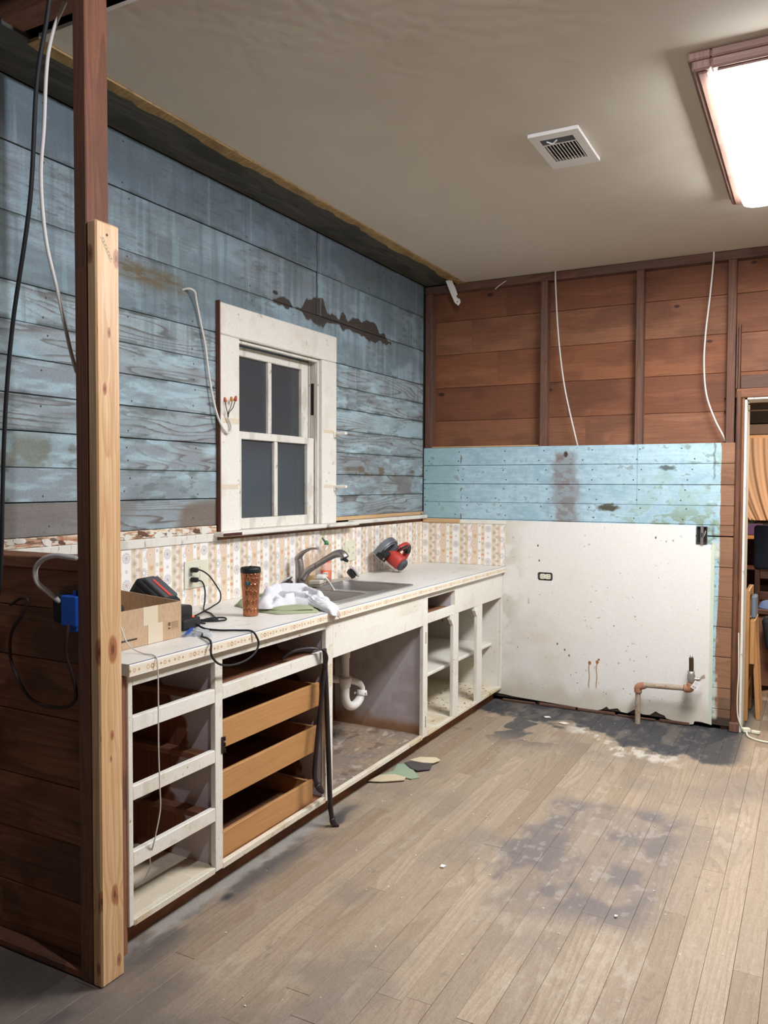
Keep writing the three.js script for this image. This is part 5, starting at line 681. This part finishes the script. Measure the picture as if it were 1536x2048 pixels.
// ---------------------------------------------------------------- debris on the floor
{
  const tile = (label, pts, m, y = .003, h = .0035) => { const c = pts.reduce((a, p) => [a[0] + p[0] / pts.length, a[1] + p[1] / pts.length], [0, 0]); const g = extr(pts.map(([x, z]) => [x, -z]), h, .0006); g.rotateX(-Math.PI / 2); g.translate(0, y, 0); single('floor_scrap', label, 'scrap', g, m, [c[0], y, c[1]], 'flooring scraps by the sink cabinet'); };
  tile('green tile scrap by the toe kick under the sink cabinet', [[.562, 1.70], [.60, 1.60], [.57, 1.50], [.62, 1.47], [.70, 1.56], [.755, 1.62], [.73, 1.66], [.66, 1.66]], std({ color: '#93a58a', roughness: .7 })); tile('large ragged beige scrap left of the green tile', [[.558, 1.80], [.57, 1.70], [.63, 1.655], [.70, 1.665], [.712, 1.70], [.67, 1.735], [.62, 1.775], [.585, 1.79]], std({ color: '#cbbd9e', roughness: .7 }), .0078); tile('black scrap right of the green tile', [[.60, 1.475], [.63, 1.42], [.74, 1.43], [.76, 1.50], [.71, 1.55], [.66, 1.53]], std({ color: '#4b4646', roughness: .8 }), .0078); tile('curled beige scrap lying on the black scrap', [[.61, 1.44], [.64, 1.37], [.72, 1.335], [.755, 1.36], [.74, 1.42], [.69, 1.44]], std({ color: '#d3c6a6', roughness: .7 }), .0125); tile('small pale chip on the floor near the back wall', [[.99, .26], [1.02, .245], [1.035, .265], [1.005, .28]], M.white); tile('pale curled chip in the black mastic', [[1.11, .35], [1.14, .32], [1.175, .34], [1.15, .365]], std({ color: '#d8d2c4', roughness: .8 })); tile('white paint chip in the middle of the floor', [[1.24, 2.43], [1.258, 2.428], [1.255, 2.447], [1.243, 2.449]], M.white); tile('tiny white chip near the grey glue patch', [[1.918, 2.484], [1.928, 2.482], [1.926, 2.494], [1.919, 2.493]], M.white);
  const sp = []; for (let k = 0; k < 120; k++) { const x = rnd(.65, 2.35), z = rnd(.15, 3.5), s = rnd(.001, .0032); sp.push(at(new THREE.BoxGeometry(s * 2, .0012, s * 1.4), x, .0016, z, 0, rnd(0, 3), 0)); } const g = mergeGeometries(sp); single('paint_crumbs', 'scattered tiny white crumbs on the wooden floor', 'crumbs', g, M.white, [1.5, 0, 1.8], null, 'stuff');
  const db = []; for (let k = 0; k < 60; k++) { const x = rnd(.30, .58), z = rnd(.06, .75); db.push(at(new THREE.BoxGeometry(rnd(.004, .02), .002, rnd(.002, .006)), x, .1008, z, 0, rnd(0, 3), 0)); } single('wood_litter', 'bits of wood litter on the floor of the end cabinet', 'litter', mergeGeometries(db), std({ color: '#8a6440', roughness: .9 }), [.45, .1, .4], null, 'stuff');
}
// ---------------------------------------------------------------- the next room through the doorway
{
  const c = thing('curtain', 'orange pleated curtain in the next room', 'curtain', [2.0, 1.15, -3.36]); const P = [], I = [], U = [], n = 90, m = 14; for (let j = 0; j <= m; j++) for (let i = 0; i <= n; i++) { const u = i / n, v = j / m, pull = 1 - .35 * (1 - v) * (1 - v); const x = 2.35 - (2.35 - 1.70) * (1 - u) * pull; P.push(x, 1.15 + v * .80, -3.34 + .009 * Math.sin(u * 34) * (1 - .4 * v) + .003 * Math.sin(u * 83)); U.push(u, v); } for (let j = 0; j < m; j++) for (let i = 0; i < n; i++) { const a = j * (n + 1) + i; I.push(a, a + 1, a + n + 1, a + 1, a + n + 2, a + n + 1); } const g = new THREE.BufferGeometry(); g.setAttribute('position', new THREE.Float32BufferAttribute(P, 3)); g.setAttribute('uv', new THREE.Float32BufferAttribute(U, 2)); g.setIndex(I); g.computeVertexNormals(); part('drape', g, phy({ color: '#dfbd9f', roughness: .9, side: THREE.DoubleSide, transmission: .25, thickness: 0 }), c); part('header', cbox(1.70, 2.36, 1.945, 1.975, -3.36, -3.325, .004), std({ color: '#d4ac88', roughness: .9 }), c);
  const w = struct('window_2', 'curtained window surround in the next room', 'window'); part('head_board', cbox(1.5, 2.7, 1.98, 2.08, -3.40, -3.36, .004, grain('x')), std({ color: '#75655c', roughness: .8 }), w); part('side_board', cbox(1.5, 1.58, 1.05, 1.98, -3.40, -3.365, .004, grain('y')), std({ color: '#8a6448', roughness: .8 }), w); part('sill_board', cbox(1.5, 2.7, 1.04, 1.09, -3.40, -3.30, .004, grain('x')), std({ color: '#c98e5c', roughness: .8 }), w);
  const t = thing('sideboard', 'brown wooden sideboard under the orange curtain', 'sideboard', [2.05, 0, -2.9]); part('top', cbox(1.7, 2.7, 1.0, 1.03, -3.25, -2.75, .004, grain('x')), M.tray, t); for (const [x, z] of [[1.72, -2.8], [2.66, -2.8], [1.72, -3.2], [2.66, -3.2]]) part('leg', cbox(x, x + .05, 0, .998, z, z + .05, .004, grain('y')), M.casing, t); part('shelf', cbox(1.72, 2.7, .45, .475, -3.22, -2.78, .003, grain('x')), M.casing, t); part('back', cbox(1.74, 2.68, .1, .99, -3.24, -3.225, .002, grain('x')), M.casing, t); part('middle_shelf', cbox(1.72, 2.7, .72, .74, -3.22, -2.78, .003, grain('x')), M.casing, t);
  single('purple_box', 'small purple box on the sideboard', 'box', at(rbox(.16, .10, .12, .006, 2), 1.99, 1.082, -2.95), std({ color: '#5a4170', roughness: .6 }), [1.99, 1.031, -2.95]); const pl = thing('potted_plant', 'dark little plant beside the purple box', 'plant', [1.95, 1.031, -3.12]); part('pot', at(lathe([[.001, 0], [.03, 0], [.04, .07], [.001, .07]], 20), 1.95, 1.031, -3.12), M.black, pl); for (let k = 0; k < 7; k++) part('leaf', taperTube([[1.95, 1.1, -3.12], [1.95 + .03 * Math.cos(k), 1.14, -3.12 + .03 * Math.sin(k)], [1.95 + .07 * Math.cos(k), 1.16 + .01 * (k % 3), -3.12 + .05 * Math.sin(k)]], [.004, .009, .001], 6, 8, .3), std({ color: '#25301f', roughness: .7 }), pl);
  const ch = thing('dining_chair', 'tall dark chair with black jacket over its back in the next room', 'chair', [2.2, 0, -1.62]); for (const [x, z, h] of [[2.10, -1.52, 1.16], [2.44, -1.52, 1.16], [2.10, -1.88, .46], [2.44, -1.88, .46]]) part('leg', cbox(x, x + .035, 0, h, z, z + .035, .003, grain('y')), M.casing, ch); part('seat', cbox(2.09, 2.485, .46, .49, -1.90, -1.475, .006, grain('x')), M.casing, ch); part('jacket', at(rbox(.40, .34, .085, .03, 3), 2.29, 1.02, -1.50), std({ color: '#1d1f28', roughness: .9 }), ch); for (const y of [.62, .78]) part('back_slat', cbox(2.135, 2.44, y, y + .06, -1.515, -1.495, .003, grain('x')), M.casing, ch);
  const tb = thing('work_table', 'brown table draped with a bluish sheet in the next room', 'table', [2.3, 0, -1.0]); part('top', cbox(2.10, 2.9, .60, .63, -1.32, -.85, .004, grain('x')), M.casing, tb); part('front_panel', cbox(2.14, 2.88, .1, .598, -.90, -.88, .002, grain('x')), M.brownBack, tb); for (const [x, z] of [[2.12, -.93], [2.84, -.93], [2.12, -1.3], [2.84, -1.3]]) part('leg', cbox(x, x + .04, 0, .599, z, z + .04, .003, grain('y')), M.casing, tb); single('blue_sheet', 'crumpled grey-blue sheet on the table in the next room', 'cloth', clothGeo(2.34, -1.05, (a) => .17 + .03 * Math.sin(a * 3), (x, z) => .03 + .05 * fbm(x * 12, z * 12, 3), () => .631, 14, 50), std({ color: '#7c8db0', roughness: .95 }), [2.34, .631, -1.05]);
  const st = thing('folding_chair', 'folded orange wooden chair frame standing just inside the doorway', 'chair', [2.145, 0, -.3]); part('post', cbox(2.118, 2.148, 0, .83, -.30, -.265, .004, grain('y')), M.tray, st); part('post', cbox(2.118, 2.148, 0, .83, -.62, -.585, .004, grain('y')), M.tray, st); part('rear_leg', at(cbox(-.014, .014, 0, .62, -.014, .014, .003, grain('y')), 2.205, 0, -.34, 0, 0, .06), M.tray, st); part('rear_leg', at(cbox(-.014, .014, 0, .62, -.014, .014, .003, grain('y')), 2.205, 0, -.56, 0, 0, .06), M.tray, st); for (const y of [.18, .42, .58, .78]) part('slat', cbox(2.121, 2.143, y, y + .05, -.585, -.30, .003, grain('z')), M.tray, st); part('seat_board', cbox(2.15, 2.18, .36, .64, -.60, -.29, .004, grain('z')), M.tray, st); single('grey_cushion', 'small blue-grey pad behind the orange chair post', 'pad', at(rbox(.03, .14, .16, .012, 2), 2.166, .712, -.44), std({ color: '#6d7a86', roughness: .9 }), [2.155, .64, -.44]);
  single('dark_bag', 'black bag beside the orange chair', 'bag', at(rbox(.10, .22, .16, .03, 3), 2.26, .50, -.72, 0, 0, .15), M.rubber, [2.26, .39, -.72]);
  const e = thing('extension_cord', 'white extension cord end lying on the doorway floor', 'cord', [2.17, 0, .0]); part('plug_end', at(rbox(.045, .026, .035, .006, 2), 2.158, .014, -.02, 0, .4, 0), M.ivory, e); part('plug', at(rbox(.05, .018, .022, .005, 2), 2.212, .011, -.01, 0, -.2, 0), M.ivory, e); part('cable', tube([[2.16, .007, .0], [2.18, .006, .09], [2.238, .006, .14], [2.32, .006, .15], [2.45, .006, .12]], .0055, 40, 8), M.ivory, e); part('rising_cable', tube([[2.135, .03, .012], [2.112, .1, .012], [2.108, .25, .01], [2.112, .34, .01], [2.108, .6, .008]], .004, 40, 8), M.ivory, e);
  const lamp = thing('floor_lamp', 'slim floor lamp with a bare warm bulb in the next room', 'lamp', [3.0, 0, -2.1]); part('pole', tube([[3.0, .02, -2.1], [3.0, .9, -2.1], [3.0, 1.6, -2.1]], .012), M.darkMetal, lamp); part('foot', at(cyl(.12, .13, .02, 28), 3.0, .01, -2.1), M.darkMetal, lamp); part('bulb', at(new THREE.SphereGeometry(.05, 20, 14), 3.0, 1.66, -2.1), new THREE.MeshStandardMaterial({ color: '#ffffff', emissive: '#ffc890', emissiveIntensity: 6 }), lamp); const pt = new THREE.PointLight('#ffe4c8', FAR_LAMP, 0, 2); pt.position.set(3.0, 1.66, -2.1); pt.castShadow = true; pt.name = 'lamp_light'; scene.add(pt);
}
renderer.render(scene, camera);
